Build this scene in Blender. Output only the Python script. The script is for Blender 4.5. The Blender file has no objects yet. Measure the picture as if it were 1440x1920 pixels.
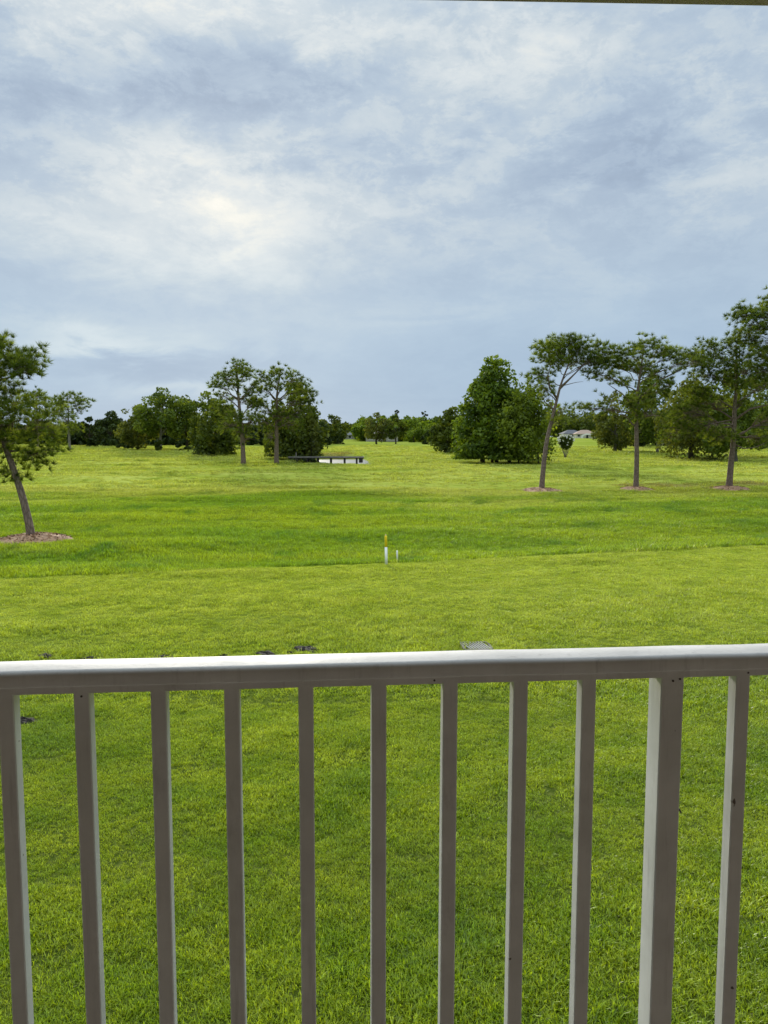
import bpy, math, random
import numpy as np
from mathutils import Vector

# ------------------------------------------------------------------ camera, sky, sun, exposure
S = bpy.context.scene
COL = S.collection
R = math.radians
CAM_Z, PITCH, FPX = 4.4, R(5.3), 1442.0
cam = bpy.data.cameras.new('camera')
cam.sensor_fit = 'VERTICAL'; cam.sensor_height = 24.0
cam.lens = 24.0 * FPX / 1920.0
cam.clip_start, cam.clip_end = 0.05, 8000
camo = bpy.data.objects.new('camera', cam); COL.objects.link(camo)
camo.location = (0, 0, CAM_Z); camo.rotation_euler = (R(90) - PITCH, 0, 0)
S.camera = camo

SUN_AZ, SUN_EL = R(-12.5), R(16.4)
sl = bpy.data.lights.new('sun', 'SUN'); sl.energy = 2.7; sl.angle = R(7); sl.color = (1.0, .93, .80)
so = bpy.data.objects.new('sun', sl); COL.objects.link(so)
so.rotation_euler = (R(90) - SUN_EL, 0, R(180) - SUN_AZ); so.location = (-40, 180, 60)

S.render.engine = 'CYCLES'
S.cycles.max_bounces = 8; S.cycles.transparent_max_bounces = 8
S.cycles.diffuse_bounces = 4; S.cycles.transmission_bounces = 4
S.cycles.use_denoising = True
vs = S.view_settings
vs.view_transform = 'Standard'; vs.look = 'None'; vs.exposure = 0.7; vs.gamma = 1.0
vs.use_curve_mapping = False


class NT:
    """small node-tree writer"""
    def __init__(s, tree): s.t = tree; s.n = tree.nodes; s.l = tree.links; s.n.clear()
    def node(s, typ, **kw):
        n = s.n.new(typ)
        for k, v in kw.items(): setattr(n, k, v)
        return n
    def link(s, a, b): s.l.new(a, b)
    def put(s, sock, v):
        if hasattr(v, 'is_linked') or isinstance(v, bpy.types.NodeSocket): s.l.new(v, sock)
        else: sock.default_value = v
    def m(s, op, a, b=0.0, c=0.0, clamp=False):
        n = s.n.new('ShaderNodeMath'); n.operation = op; n.use_clamp = clamp
        for i, v in enumerate((a, b, c)): s.put(n.inputs[i], v)
        return n.outputs[0]
    def vm(s, op, a, b=(0, 0, 0)):
        n = s.n.new('ShaderNodeVectorMath'); n.operation = op
        s.put(n.inputs[0], a)
        if op == 'SCALE': s.put(n.inputs[3], b)
        else: s.put(n.inputs[1], b)
        return n.outputs['Value'] if op in ('DOT_PRODUCT', 'LENGTH') else n.outputs[0]
    def step(s, v, a, b, lo=0.0, hi=1.0):
        n = s.n.new('ShaderNodeMapRange'); n.interpolation_type = 'SMOOTHSTEP'
        s.put(n.inputs['Value'], v)
        n.inputs['From Min'].default_value = a; n.inputs['From Max'].default_value = b
        n.inputs['To Min'].default_value = lo; n.inputs['To Max'].default_value = hi
        return n.outputs[0]
    def noise(s, vec, scale, detail=4, rough=.55, dist=0.0):
        n = s.n.new('ShaderNodeTexNoise'); n.inputs['Scale'].default_value = scale
        n.inputs['Detail'].default_value = detail; n.inputs['Roughness'].default_value = rough
        n.inputs['Distortion'].default_value = dist
        if vec is not None: s.l.new(vec, n.inputs['Vector'])
        return n.outputs[0]
    def mix(s, f, a, b, blend='MIX'):
        n = s.n.new('ShaderNodeMix'); n.data_type = 'RGBA'; n.blend_type = blend
        s.put(n.inputs[0], f)
        for k, v in ((6, a), (7, b)):
            if isinstance(v, (tuple, list)): n.inputs[k].default_value = (*v[:3], 1)
            else: s.l.new(v, n.inputs[k])
        return n.outputs[2]
    def ramp(s, f, stops):
        n = s.n.new('ShaderNodeValToRGB'); e = n.color_ramp.elements
        while len(e) < len(stops): e.new(.5)
        for i, (p, c) in enumerate(stops): e[i].position = p; e[i].color = (*c, 1)
        s.l.new(f, n.inputs[0]); return n.outputs[0]
    def sep(s, v):
        n = s.n.new('ShaderNodeSeparateXYZ'); s.l.new(v, n.inputs[0]); return n.outputs
    def comb(s, x, y, z=0.0):
        n = s.n.new('ShaderNodeCombineXYZ')
        for i, v in enumerate((x, y, z)): s.put(n.inputs[i], v)
        return n.outputs[0]


def srgb(r, g, b):
    f = lambda c: c / 12.92 if c <= .04045 else ((c + .055) / 1.055) ** 2.4
    return (f(r / 255), f(g / 255), f(b / 255))


def azel(px, py):
    """azimuth and elevation of a picture point, used to say where clouds lie in the sky"""
    u, v = (px - 720) / FPX, (960 - py) / FPX
    fw, up = math.cos(PITCH) + v * math.sin(PITCH), -math.sin(PITCH) + v * math.cos(PITCH)
    return math.atan2(u, fw), math.atan2(up, math.hypot(u, fw))


def build_sky():
    w = bpy.data.worlds.new('World'); S.world = w; w.use_nodes = True
    T = NT(w.node_tree)
    d = T.node('ShaderNodeTexCoord').outputs['Generated']
    d = T.vm('NORMALIZE', d)
    x, y, z = T.sep(d)[:3]
    el = T.m('ARCSINE', z); az = T.m('ARCTAN2', x, y)
    zz = T.m('ADD', T.m('MAXIMUM', z, 0.0), .10)
    P = T.comb(T.m('DIVIDE', x, zz), T.m('MULTIPLY', T.m('DIVIDE', y, zz), 1.0), 3.7)
    n_big = T.noise(P, 1.15, 6, .52, .6)
    n_med = T.noise(T.vm('ADD', P, (7.3, 2.1, 0)), 2.8, 9, .60, .35)
    A = T.comb(T.m('MULTIPLY', az, 1.0), T.m('MULTIPLY', el, 2.6), 0.0)
    n_wisp = T.noise(A, 6.0, 7, .60, .9)
    A2 = T.comb(T.m('MULTIPLY', az, 1.0), T.m('MULTIPLY', el, 1.9), 5.0)
    n_puff = T.noise(A2, 4.6, 12, .62, .22)
    n_lump = T.noise(T.vm('ADD', A2, (1.7, 4.4, 0)), 13.0, 12, .70, .25)
    n_fine = T.noise(T.comb(T.m('MULTIPLY', az, 1.0), T.m('MULTIPLY', el, 2.6), 2.0), 30.0, 8, .66, .3)
    n_warp = T.noise(T.vm('ADD', A, (3.1, 9.2, 0)), 3.5, 5, .55, .5)
    wa = T.m('ADD', az, T.m('MULTIPLY', T.m('SUBTRACT', n_warp, .5), .30))
    we = T.m('ADD', el, T.m('MULTIPLY', T.m('SUBTRACT', n_wisp, .5), .10))

    def blob(px, py, sx, sy, amp):
        a0, e0 = azel(px, py)
        da = T.m('DIVIDE', T.m('SUBTRACT', wa, a0), sx / FPX)
        de = T.m('DIVIDE', T.m('SUBTRACT', we, e0), sy / FPX)
        q = T.m('ADD', T.m('MULTIPLY', da, da), T.m('MULTIPLY', de, de))
        return T.m('MULTIPLY', T.m('EXPONENT', T.m('MULTIPLY', q, -.5)), amp)
    L = T.step(el, R(2), R(26), .40, .57)
    up_amp = T.step(el, R(9), R(24), .25, 1.0)
    L = T.m('ADD', L, T.m('MULTIPLY', T.m('MULTIPLY', T.m('SUBTRACT', n_big, .5), .30), up_amp))
    L = T.m('ADD', L, T.m('MULTIPLY', T.m('MULTIPLY', T.m('SUBTRACT', n_med, .5), .22), up_amp))
    puff_amp = T.step(el, R(7), R(20), .18, 1.0)
    L = T.m('ADD', L, T.m('MULTIPLY', T.m('ADD', T.m('MULTIPLY', T.m('SUBTRACT', n_puff, .5), .42), T.m('MULTIPLY', T.m('SUBTRACT', T.step(n_puff, .44, .56), .5), .07)), puff_amp))
    L = T.m('ADD', L, T.m('MULTIPLY', T.m('ADD', T.m('MULTIPLY', T.m('SUBTRACT', n_lump, .5), .36), T.m('MULTIPLY', T.m('SUBTRACT', T.step(n_lump, .46, .55), .5), .06)), puff_amp))
    L = T.m('ADD', L, T.m('MULTIPLY', T.m('MULTIPLY', T.m('SUBTRACT', n_fine, .5), .22), T.m('MULTIPLY', puff_amp, T.step(n_wisp, .40, .62))))
    L = T.m('ADD', L, T.m('MULTIPLY', T.m('SUBTRACT', n_wisp, .5), .14))
    for b in ((250, 165, 330, 62, -.29), (60, 300, 150, 30, -.10), (1180, 310, 170, 45, -.15),
              (480, 305, 60, 10, -.12), (250, 545, 420, 30, -.09), (1330, 180, 170, 70, -.07),
              (480, 40, 180, 40, .17), (980, 70, 150, 45, .10), (50, 20, 60, 40, .12),
              (640, 210, 160, 40, .06), 
              (200, 640, 130, 16, .20), (90, 610, 130, 22, .09), (330, 715, 130, 10, .14),
              (280, 685, 170, 14, -.12), (860, 585, 150, 20, .10), (1280, 345, 160, 12, .07),
              (120, 400, 240, 60, .13), (700, 740, 400, 40, -.03)):
        L = T.m('ADD', L, blob(*b))
    # thin cloud lit from behind by the sun
    sd = (math.sin(SUN_AZ) * math.cos(SUN_EL), math.cos(SUN_AZ) * math.cos(SUN_EL), math.sin(SUN_EL))
    ang = T.m('ARCCOSINE', T.m('MINIMUM', T.vm('DOT_PRODUCT', d, sd), .99999))
    def glow(sig, amp):
        q = T.m('DIVIDE', ang, R(sig))
        return T.m('MULTIPLY', T.m('EXPONENT', T.m('MULTIPLY', T.m('MULTIPLY', q, q), -.5)), amp)
    veil = T.m('MULTIPLY', T.step(n_wisp, .28, .62, .72, 1.1), T.step(n_puff, .34, .60, .62, 1.12))
    G = T.m('ADD', glow(2.4, .17), glow(5.2, .18))
    L = T.m('ADD', L, T.m('MULTIPLY', G, veil))
    L = T.m('ADD', L, glow(11, .05))
    col = T.ramp(L, [(0.05, srgb(143, 159, 181)), (.30, srgb(167, 185, 206)), (.46, srgb(182, 199, 216)),
                     (.58, srgb(198, 211, 221)), (.74, srgb(218, 226, 230)), (.92, srgb(240, 241, 235)),
                     (1.0, srgb(248, 247, 239))])
    col = T.mix(T.step(el, R(17), R(4)), col, T.mix(1.0, col, (.925, .995, 1.035), 'MULTIPLY'))
    # high overcast is brighter overhead than towards the horizon
    k = T.step(z, .44, .92, 1.0, 2.9)
    cloud = T.vm('SCALE', T.vm('SCALE', col, 10.0 / 2 ** .7), k)
    sky = T.node('ShaderNodeTexSky', sky_type='NISHITA')
    sky.sun_disc = False; sky.sun_elevation = SUN_EL; sky.sun_rotation = SUN_AZ % (2 * math.pi)
    sky.air_density = 1.0; sky.dust_density = 1.5
    c = T.mix(.99, sky.outputs[0], cloud)
    bg = T.node('ShaderNodeBackground'); bg.inputs['Strength'].default_value = 0.1
    T.link(c, bg.inputs['Color'])
    out = T.node('ShaderNodeOutputWorld'); T.link(bg.outputs[0], out.inputs['Surface'])


build_sky()

# ------------------------------------------------------------------ helpers
rng = np.random.default_rng(7)


def tag(o, label=None, cat=None, group=None, kind=None):
    if label: o['label'] = label
    if cat: o['category'] = cat
    if group: o['group'] = group
    if kind: o['kind'] = kind
    return o


def empty(name, loc=(0, 0, 0), rz=0.0):
    o = bpy.data.objects.new(name, None); COL.objects.link(o)
    o.location = loc; o.rotation_euler = (0, 0, rz); o.empty_display_size = .2
    return o


def link(name, me, mat=None, parent=None):
    o = bpy.data.objects.new(name, me); COL.objects.link(o)
    if mat is not None and not me.materials: me.materials.append(mat)
    if parent is not None: o.parent = parent
    return o


def np_mesh(name, V, F, tint=None, smooth=False):
    """V (n,3), F (m,k) arrays, every face with k corners; tint is one number per vertex"""
    V = np.asarray(V, np.float32); F = np.asarray(F, np.int32); k = F.shape[1]
    me = bpy.data.meshes.new(name)
    me.vertices.add(len(V)); me.vertices.foreach_set('co', V.ravel())
    me.loops.add(F.size); me.loops.foreach_set('vertex_index', F.ravel())
    me.polygons.add(len(F))
    me.polygons.foreach_set('loop_start', np.arange(0, F.size, k, dtype=np.int32))
    me.polygons.foreach_set('loop_total', np.full(len(F), k, np.int32))
    if smooth: me.polygons.foreach_set('use_smooth', np.ones(len(F), bool))
    if tint is not None:
        a = me.attributes.new('tint', 'FLOAT', 'POINT'); a.data.foreach_set('value', np.asarray(tint, np.float32))
    me.update(); me.validate()
    return me


class MB:
    """collects shapes into one mesh"""
    def __init__(s): s.v = []; s.f = []
    def add(s, vs, fs):
        b = len(s.v); s.v += [tuple(p) for p in vs]; s.f += [tuple(i + b for i in f) for f in fs]; return s
    def box(s, c, size, rz=0.0, bev=0.0):
        hx, hy, hz = size[0] / 2, size[1] / 2, size[2] / 2
        ca, sa = math.cos(rz), math.sin(rz)
        def tr(x, y, z): return (c[0] + x * ca - y * sa, c[1] + x * sa + y * ca, c[2] + z)
        if bev <= 0:
            p = [tr(a * hx, b * hy, e * hz) for e in (-1, 1) for a, b in ((-1, -1), (1, -1), (1, 1), (-1, 1))]
            return s.add(p, [(3, 2, 1, 0), (4, 5, 6, 7), (0, 1, 5, 4), (1, 2, 6, 5), (2, 3, 7, 6), (3, 0, 4, 7)])
        ring = [(-hx + bev, -hy), (hx - bev, -hy), (hx, -hy + bev), (hx, hy - bev), (hx - bev, hy), (-hx + bev, hy), (-hx, hy - bev), (-hx, -hy + bev)]
        p = [tr(a, b, e * hz) for e in (-1, 1) for a, b in ring]
        f = [tuple(range(7, -1, -1)), tuple(range(8, 16))] + [(i, (i + 1) % 8, 8 + (i + 1) % 8, 8 + i) for i in range(8)]
        return s.add(p, f)
    def tube(s, pts, rad, n=8, cap=True):
        P = [Vector(p) for p in pts]; b = len(s.v)
        for i, p in enumerate(P):
            t = (P[min(i + 1, len(P) - 1)] - P[max(i - 1, 0)]).normalized()
            a = t.cross(Vector((0.12, 1, 0.05))).normalized()
            if a.length < .1: a = t.cross(Vector((1, 0, 0))).normalized()
            c = t.cross(a)
            for k in range(n):
                q = 2 * math.pi * k / n
                s.v.append(tuple(p + (a * math.cos(q) + c * math.sin(q)) * rad[i]))
        for i in range(len(P) - 1):
            for k in range(n):
                s.f.append((b + i * n + k, b + i * n + (k + 1) % n, b + (i + 1) * n + (k + 1) % n, b + (i + 1) * n + k))
        if cap:
            s.f.append(tuple(b + k for k in range(n - 1, -1, -1)))
            s.f.append(tuple(b + (len(P) - 1) * n + k for k in range(n)))
        return s
    def build(s, name, mat=None, parent=None, smooth=False):
        me = bpy.data.meshes.new(name); me.from_pydata(s.v, [], s.f)
        if smooth: me.polygons.foreach_set('use_smooth', [True] * len(me.polygons))
        me.update()
        return link(name, me, mat, parent)


# ------------------------------------------------------------------ materials
def new_mat(name):
    m = bpy.data.materials.new(name); m.use_nodes = True
    T = NT(m.node_tree); out = T.node('ShaderNodeOutputMaterial')
    return m, T, out


def solid(name, col, rough=.6, vary=.12, scale=6.0, bump=0.0, bscale=40, metal=0.0, spec=.4):
    m, T, out = new_mat(name)
    P = T.node('ShaderNodeTexCoord').outputs['Object']
    n = T.noise(P, scale, 6, .6)
    c = T.mix(T.step(n, .3, .7), tuple(v * (1 - vary) for v in col), tuple(min(1, v * (1 + vary)) for v in col))
    b = T.node('ShaderNodeBsdfPrincipled')
    T.link(c, b.inputs['Base Color']); b.inputs['Roughness'].default_value = rough
    b.inputs['Metallic'].default_value = metal; b.inputs['Specular IOR Level'].default_value = spec
    if bump:
        k = T.node('ShaderNodeBump'); k.inputs['Strength'].default_value = bump; k.inputs['Distance'].default_value = .01
        T.link(T.noise(P, bscale, 5, .6), k.inputs['Height']); T.link(k.outputs[0], b.inputs['Normal'])
    T.link(b.outputs[0], out.inputs['Surface'])
    return m


def leafy(name, dark, mid, light, trans=.35, tcol=None, gloss=.02, nscale=.35):
    """foliage: each leaf or needle has its own tint, plus slow drifts of colour through the plant"""
    m, T, out = new_mat(name)
    at = T.node('ShaderNodeAttribute', attribute_name='tint').outputs['Fac']
    pos = T.node('ShaderNodeNewGeometry').outputs['Position']
    n = T.noise(pos, nscale, 3, .5)
    f = T.m('ADD', T.m('MULTIPLY', at, .62), T.m('MULTIPLY', T.m('SUBTRACT', n, .31), .80), clamp=True)
    c = T.ramp(f, [(.08, dark), (.5, mid), (.95, light)])
    d = T.node('ShaderNodeBsdfDiffuse'); T.link(c, d.inputs['Color'])
    t = T.node('ShaderNodeBsdfTranslucent')
    T.link(T.mix(1.0, c, tcol or (1.5, 1.35, .55), 'MULTIPLY'), t.inputs['Color'])
    mx = T.node('ShaderNodeMixShader'); mx.inputs[0].default_value = trans
    T.link(d.outputs[0], mx.inputs[1]); T.link(t.outputs[0], mx.inputs[2])
    g = T.node('ShaderNodeBsdfGlossy'); g.inputs['Roughness'].default_value = .5; g.inputs['Color'].default_value = (.8, .85, .8, 1)
    m2 = T.node('ShaderNodeMixShader'); m2.inputs[0].default_value = gloss
    T.link(mx.outputs[0], m2.inputs[1]); T.link(g.outputs[0], m2.inputs[2])
    T.link(m2.outputs[0], out.inputs['Surface'])
    return m


def bark(name, a, b, scale=9.0):
    m, T, out = new_mat(name)
    P = T.node('ShaderNodeTexCoord').outputs['Object']
    v = T.node('ShaderNodeTexVoronoi'); v.feature = 'DISTANCE_TO_EDGE'; v.inputs['Scale'].default_value = scale
    T.link(T.vm('MULTIPLY', P, (1, 1, .35)), v.inputs['Vector'])
    n = T.noise(P, scale * .8, 6, .6)
    f = T.m('ADD', T.m('MULTIPLY', T.step(v.outputs[0], 0, .22), .55), T.m('MULTIPLY', n, .6), clamp=True)
    c = T.mix(f, a, b)
    p = T.node('ShaderNodeBsdfPrincipled'); T.link(c, p.inputs['Base Color']); p.inputs['Roughness'].default_value = .9
    p.inputs['Specular IOR Level'].default_value = .15
    k = T.node('ShaderNodeBump'); k.inputs['Strength'].default_value = .8; k.inputs['Distance'].default_value = .03
    T.link(f, k.inputs['Height']); T.link(k.outputs[0], p.inputs['Normal'])
    T.link(p.outputs[0], out.inputs['Surface'])
    return m


# the mown lawn ends along this line (world metres); rough grass grows beyond it
EDGE_X0, EDGE_Y0, EDGE_SLOPE = -.2, 27.2, .285


def edge_dist(T, pos):
    x, y, _ = T.sep(pos)[:3]
    wob = T.m('MULTIPLY', T.m('SUBTRACT', T.noise(pos, .35, 3), .5), 1.0)
    return T.m('ADD', T.m('SUBTRACT', T.m('SUBTRACT', y, EDGE_Y0), T.m('MULTIPLY', T.m('SUBTRACT', x, EDGE_X0), EDGE_SLOPE)), wob)


LITTER = [(24.5, 65.5, 3.2, 3.0), (31.0, 66.5, 3.4, 3.2), (21.0, 66.0, 2.2, 2.0), (27.6, 62.5, 2.6, 1.6), (-9.5, 150, 4.5, 9), (36, 64, 4, 4)]


def turf_colour(T, pos):
    """colour of the living grass by place: mown lawn, lush rough in the swale, paler fairway beyond"""
    n1 = T.noise(pos, .22, 4, .55); n2 = T.noise(pos, .9, 5, .6); n3 = T.noise(T.vm('MULTIPLY', pos, (.35, 1.0, 1)), .16, 5, .6)
    n4 = T.noise(T.vm('MULTIPLY', pos, (.75, .55, 1)), .50, 6, .62)  # dark blotches: tussocks, with their short shadows put into the grass colour
    lawn = T.mix(T.step(n2, .32, .70), (.180, .285, .010), (.335, .415, .022))
    lawn = T.mix(T.step(n1, .50, .68), lawn, (.115, .215, .014))
    y = T.sep(pos)[1]
    lawn = T.mix(T.step(y, 7, 22), lawn, T.mix(T.step(n2, .3, .7), (.280, .360, .028), (.400, .465, .062)))
    rough = T.mix(T.step(n3, .36, .62), (.170, .280, .007), (.265, .350, .011))
    rough = T.mix(T.step(n4, .52, .68), rough, (.115, .225, .009))
    fair = T.mix(T.step(n3, .34, .64), (.245, .302, .034), (.365, .400, .080))
    fair = T.mix(T.step(n4, .54, .68, 0, .85), fair, (.165, .235, .018)); fair = T.mix(T.step(n4, .45, .32, 0, .28), fair, (.46, .47, .13))
    bx, by, _ = T.sep(pos)[:3]
    lit = None
    for cx, cy, sx, sy in LITTER:        # fallen needles lying in the grass under and between the pines
        a = T.m('DIVIDE', T.m('SUBTRACT', bx, cx), sx); b = T.m('DIVIDE', T.m('SUBTRACT', by, cy), sy)
        g = T.m('EXPONENT', T.m('MULTIPLY', T.m('ADD', T.m('MULTIPLY', a, a), T.m('MULTIPLY', b, b)), -1.0))
        lit = g if lit is None else T.m('MAXIMUM', lit, g)
    lit = T.m('MULTIPLY', T.step(T.m('ADD', lit, T.m('MULTIPLY', T.m('SUBTRACT', n2, .5), 1.1)), .35, .8), .55)
    fair = T.mix(lit, fair, (.20, .135, .07)); rough = T.mix(lit, rough, (.20, .135, .07))
    far = T.mix(T.step(T.m('ADD', y, T.m('MULTIPLY', T.m('SUBTRACT', n3, .5), 34)), 47, 62), rough, fair)
    return T.mix(T.step(edge_dist(T, pos), -.12, .12), lawn, far)


def make_ground_mat():
    m, T, out = new_mat('ground_turf')
    pos = T.node('ShaderNodeNewGeometry').outputs['Position']
    c = turf_colour(T, pos)
    fine = T.noise(T.vm('MULTIPLY', pos, (1, 1, .2)), 14, 4, .7)
    dist = T.vm('LENGTH', pos)
    # thatch and soil between the blades of the mown lawn; further off the ground sheet stands for the blades themselves
    thatch = T.mix(T.step(fine, .35, .7), (.042, .066, .008), (.120, .140, .028))
    c2 = T.mix(T.m('ADD', T.step(dist, 9, 30, .0, .62), T.step(dist, 36, 75, .0, .32)), thatch, c)
    streak = T.noise(T.vm('MULTIPLY', pos, (.5, 1.3, 1)), 1.1, 5, .7)
    c2 = T.mix(T.m('MULTIPLY', T.step(streak, .50, .72), T.step(dist, 34, 75)), c2, (.160, .215, .020))
    c2 = T.mix(T.step(dist, 170, 260, 0, .45), c2, (.17, .22, .03))
    b = T.node('ShaderNodeBsdfPrincipled'); T.link(c2, b.inputs['Base Color'])
    b.inputs['Roughness'].default_value = .95; b.inputs['Specular IOR Level'].default_value = 0.0
    k = T.node('ShaderNodeBump'); k.inputs['Strength'].default_value = .55; k.inputs['Distance'].default_value = .18
    T.link(T.m('ADD', T.m('MULTIPLY', streak, .7), T.m('MULTIPLY', fine, .2)), k.inputs['Height'])
    T.link(k.outputs[0], b.inputs['Normal'])
    T.link(b.outputs[0], out.inputs['Surface'])
    return m


def make_grass_mat(name, bright=1.0, trans=.42):
    m, T, out = new_mat(name)
    pos = T.node('ShaderNodeNewGeometry').outputs['Position']
    at = T.node('ShaderNodeAttribute', attribute_name='tint').outputs['Fac']
    r = T.node('ShaderNodeObjectInfo').outputs['Random']
    c = turf_colour(T, pos)
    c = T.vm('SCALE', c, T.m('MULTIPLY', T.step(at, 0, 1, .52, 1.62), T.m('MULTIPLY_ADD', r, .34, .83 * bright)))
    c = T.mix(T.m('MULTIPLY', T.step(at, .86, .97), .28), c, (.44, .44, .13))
    d = T.node('ShaderNodeBsdfDiffuse'); T.link(c, d.inputs['Color'])
    t = T.node('ShaderNodeBsdfTranslucent'); T.link(T.mix(1.0, c, (1.45, 1.35, .55), 'MULTIPLY'), t.inputs['Color'])
    mx = T.node('ShaderNodeMixShader'); mx.inputs[0].default_value = trans
    T.link(d.outputs[0], mx.inputs[1]); T.link(t.outputs[0], mx.inputs[2])
    g = T.node('ShaderNodeBsdfGlossy'); g.inputs['Roughness'].default_value = .36
    m2 = T.node('ShaderNodeMixShader'); m2.inputs[0].default_value = .03
    T.link(mx.outputs[0], m2.inputs[1]); T.link(g.outputs[0], m2.inputs[2])
    T.link(m2.outputs[0], out.inputs['Surface'])
    return m


M = {}
M['ground'] = make_ground_mat()
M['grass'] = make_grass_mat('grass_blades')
M['pine'] = leafy('pine_needles', (.034, .058, .008), (.115, .165, .018), (.300, .355, .050), .42)
M['oak'] = leafy('oak_leaves', (.024, .040, .006), (.084, .116, .012), (.215, .245, .030), .38)
M['cypress'] = leafy('cypress_leaves', (.028, .056, .006), (.115, .180, .014), (.275, .350, .034), .42)
M['bright'] = leafy('young_leaves', (.048, .078, .009), (.165, .220, .020), (.320, .385, .045), .46)
M['olive'] = leafy('olive_leaves', (.036, .048, .011), (.110, .132, .024), (.240, .265, .056), .40)
M['dark'] = leafy('dark_leaves', (.012, .024, .007), (.038, .060, .012), (.090, .120, .024), .30)
M['blossom'] = solid('white_blossom', (.72, .72, .66), .8, .05)
M['bark'] = bark('pine_bark', (.080, .055, .043), (.250, .185, .150))
M['bark_grey'] = bark('grey_bark', (.105, .095, .085), (.27, .245, .215), 6)
M['bark_dark'] = bark('dark_bark', (.030, .024, .018), (.085, .068, .050), 6)
M['paint'] = None
M['wood'] = solid('weathered_wood', (.20, .185, .165), .9, .3, 3.0, .5, 25)
M['wood_dark'] = solid('creosoted_wood', (.035, .030, .026), .9, .3, 3.0, .5, 25)


# ------------------------------------------------------------------ terrain
class Waves:
    def __init__(s, seed, lo, hi, n=14, sx=1.0):
        r = np.random.default_rng(seed)
        k = 2 * np.pi / np.exp(r.uniform(np.log(lo), np.log(hi), n)); a = r.uniform(0, 2 * np.pi, n)
        s.kx, s.ky, s.ph = k * np.cos(a) * sx, k * np.sin(a), r.uniform(0, 6.28, n); s.n = n
    def __call__(s, x, y):
        o = 0
        for i in range(s.n): o = o + np.sin(s.kx[i] * x + s.ky[i] * y + s.ph[i])
        return o / math.sqrt(s.n)


W_big, W_mid, W_small = Waves(3, 18, 60, 12, .7), Waves(5, 5, 16, 14, .45), Waves(9, .6, 2.2, 14)
PD = np.array([0, 24, 27, 34, 45, 62, 85, 110, 140, 170, 220, 320, 480, 900, 4000.])
PZ = np.array([0, .02, .03, .00, .14, .465, .80, 1.08, 1.62, 2.15, 2.75, 4.0, 6.0, 9.0, 9.0])
WATER_Z = .90
POND = (-7.3, 128.0, 3.6, 16.0)   # centre and half sizes of the pond under the bridge


def sstep(v, a, b):
    t = np.clip((v - a) / (b - a), 0, 1); return t * t * (3 - 2 * t)


def pond_q(x, y):
    cx = POND[0] - (y - POND[1]) * .03
    return np.maximum(np.abs(x - cx) - POND[2] + .25 * np.sin(y * .9), np.abs(y - POND[1]) - POND[3])


def gz(x, y):
    x = np.asarray(x, float); y = np.asarray(y, float)
    d = np.hypot(x * .6, y) * np.sign(np.maximum(y, 0) + 1e-9)
    d = np.where(y < 0, 0, np.hypot(x * .55, y))
    z = (np.interp(d, PD, PZ) + np.interp(d * .94, PD, PZ) + np.interp(d * 1.06, PD, PZ)) / 3
    e = y - EDGE_Y0 - (x - EDGE_X0) * EDGE_SLOPE
    far = sstep(d, 30, 60)
    z = z + W_big(x, y) * (.03 + .10 * far) * sstep(d, 14, 30) + W_mid(x, y) * (.012 + .075 * far)
    z = z - .16 * np.exp(-((e - 3.5) / 2.6) ** 2) + .05 * np.exp(-((e + .8) / 1.0) ** 2)
    z = z + W_small(x, y) * .010
    q = pond_q(x, y)
    z = np.where(q < 4, z + (np.minimum(z, WATER_Z - .7) - z) * (1 - sstep(q, -.6, 2.2)), z)
    return z


def g1(x, y): return float(gz(x, y))


def site(px, d):
    """ground point seen at picture column px, d metres ahead"""
    u = (px - 720) / FPX
    x = u * math.cos(PITCH) * d * .996
    return x, d, g1(x, d)


def height_to(py, d, zg): 
    e = math.atan((960 - py) / FPX) - PITCH
    return CAM_Z + d * math.tan(e) - zg


def build_ground():
    rr = np.concatenate([np.geomspace(1.2, 40, 240), np.arange(40.6, 182, .75), np.geomspace(183, 4000, 90)])
    aa = np.concatenate([np.linspace(-180, -52, 33)[:-1], np.linspace(-52, 52, 300), np.linspace(52, 180, 33)[1:-1]])
    A = np.radians(aa); na = len(A)
    X = rr[:, None] * np.sin(A)[None]; Y = rr[:, None] * np.cos(A)[None]
    Z = gz(X, Y)
    V = np.stack([X, Y, Z], -1).reshape(-1, 3)
    i = np.arange(len(rr) - 1)[:, None] * na; j = np.arange(na)[None]; j2 = (j + 1) % na
    F = np.stack([i + j, i + na + j, i + na + j2, i + j2], -1).reshape(-1, 4)[:, ::-1]
    # close the middle with a fan of quads folded to the centre
    me = np_mesh('ground', V, F, smooth=True)
    o = link('ground', me, M['ground'])
    tag(o, kind='structure')
    c = MB(); n = 40
    ring = [(1.25 * math.sin(2 * math.pi * k / n), 1.25 * math.cos(2 * math.pi * k / n), .004) for k in range(n)]
    c.add(ring, [tuple(range(n - 1, -1, -1))])
    tag(c.build('soil', M['ground']), kind='structure')


build_ground()

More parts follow.
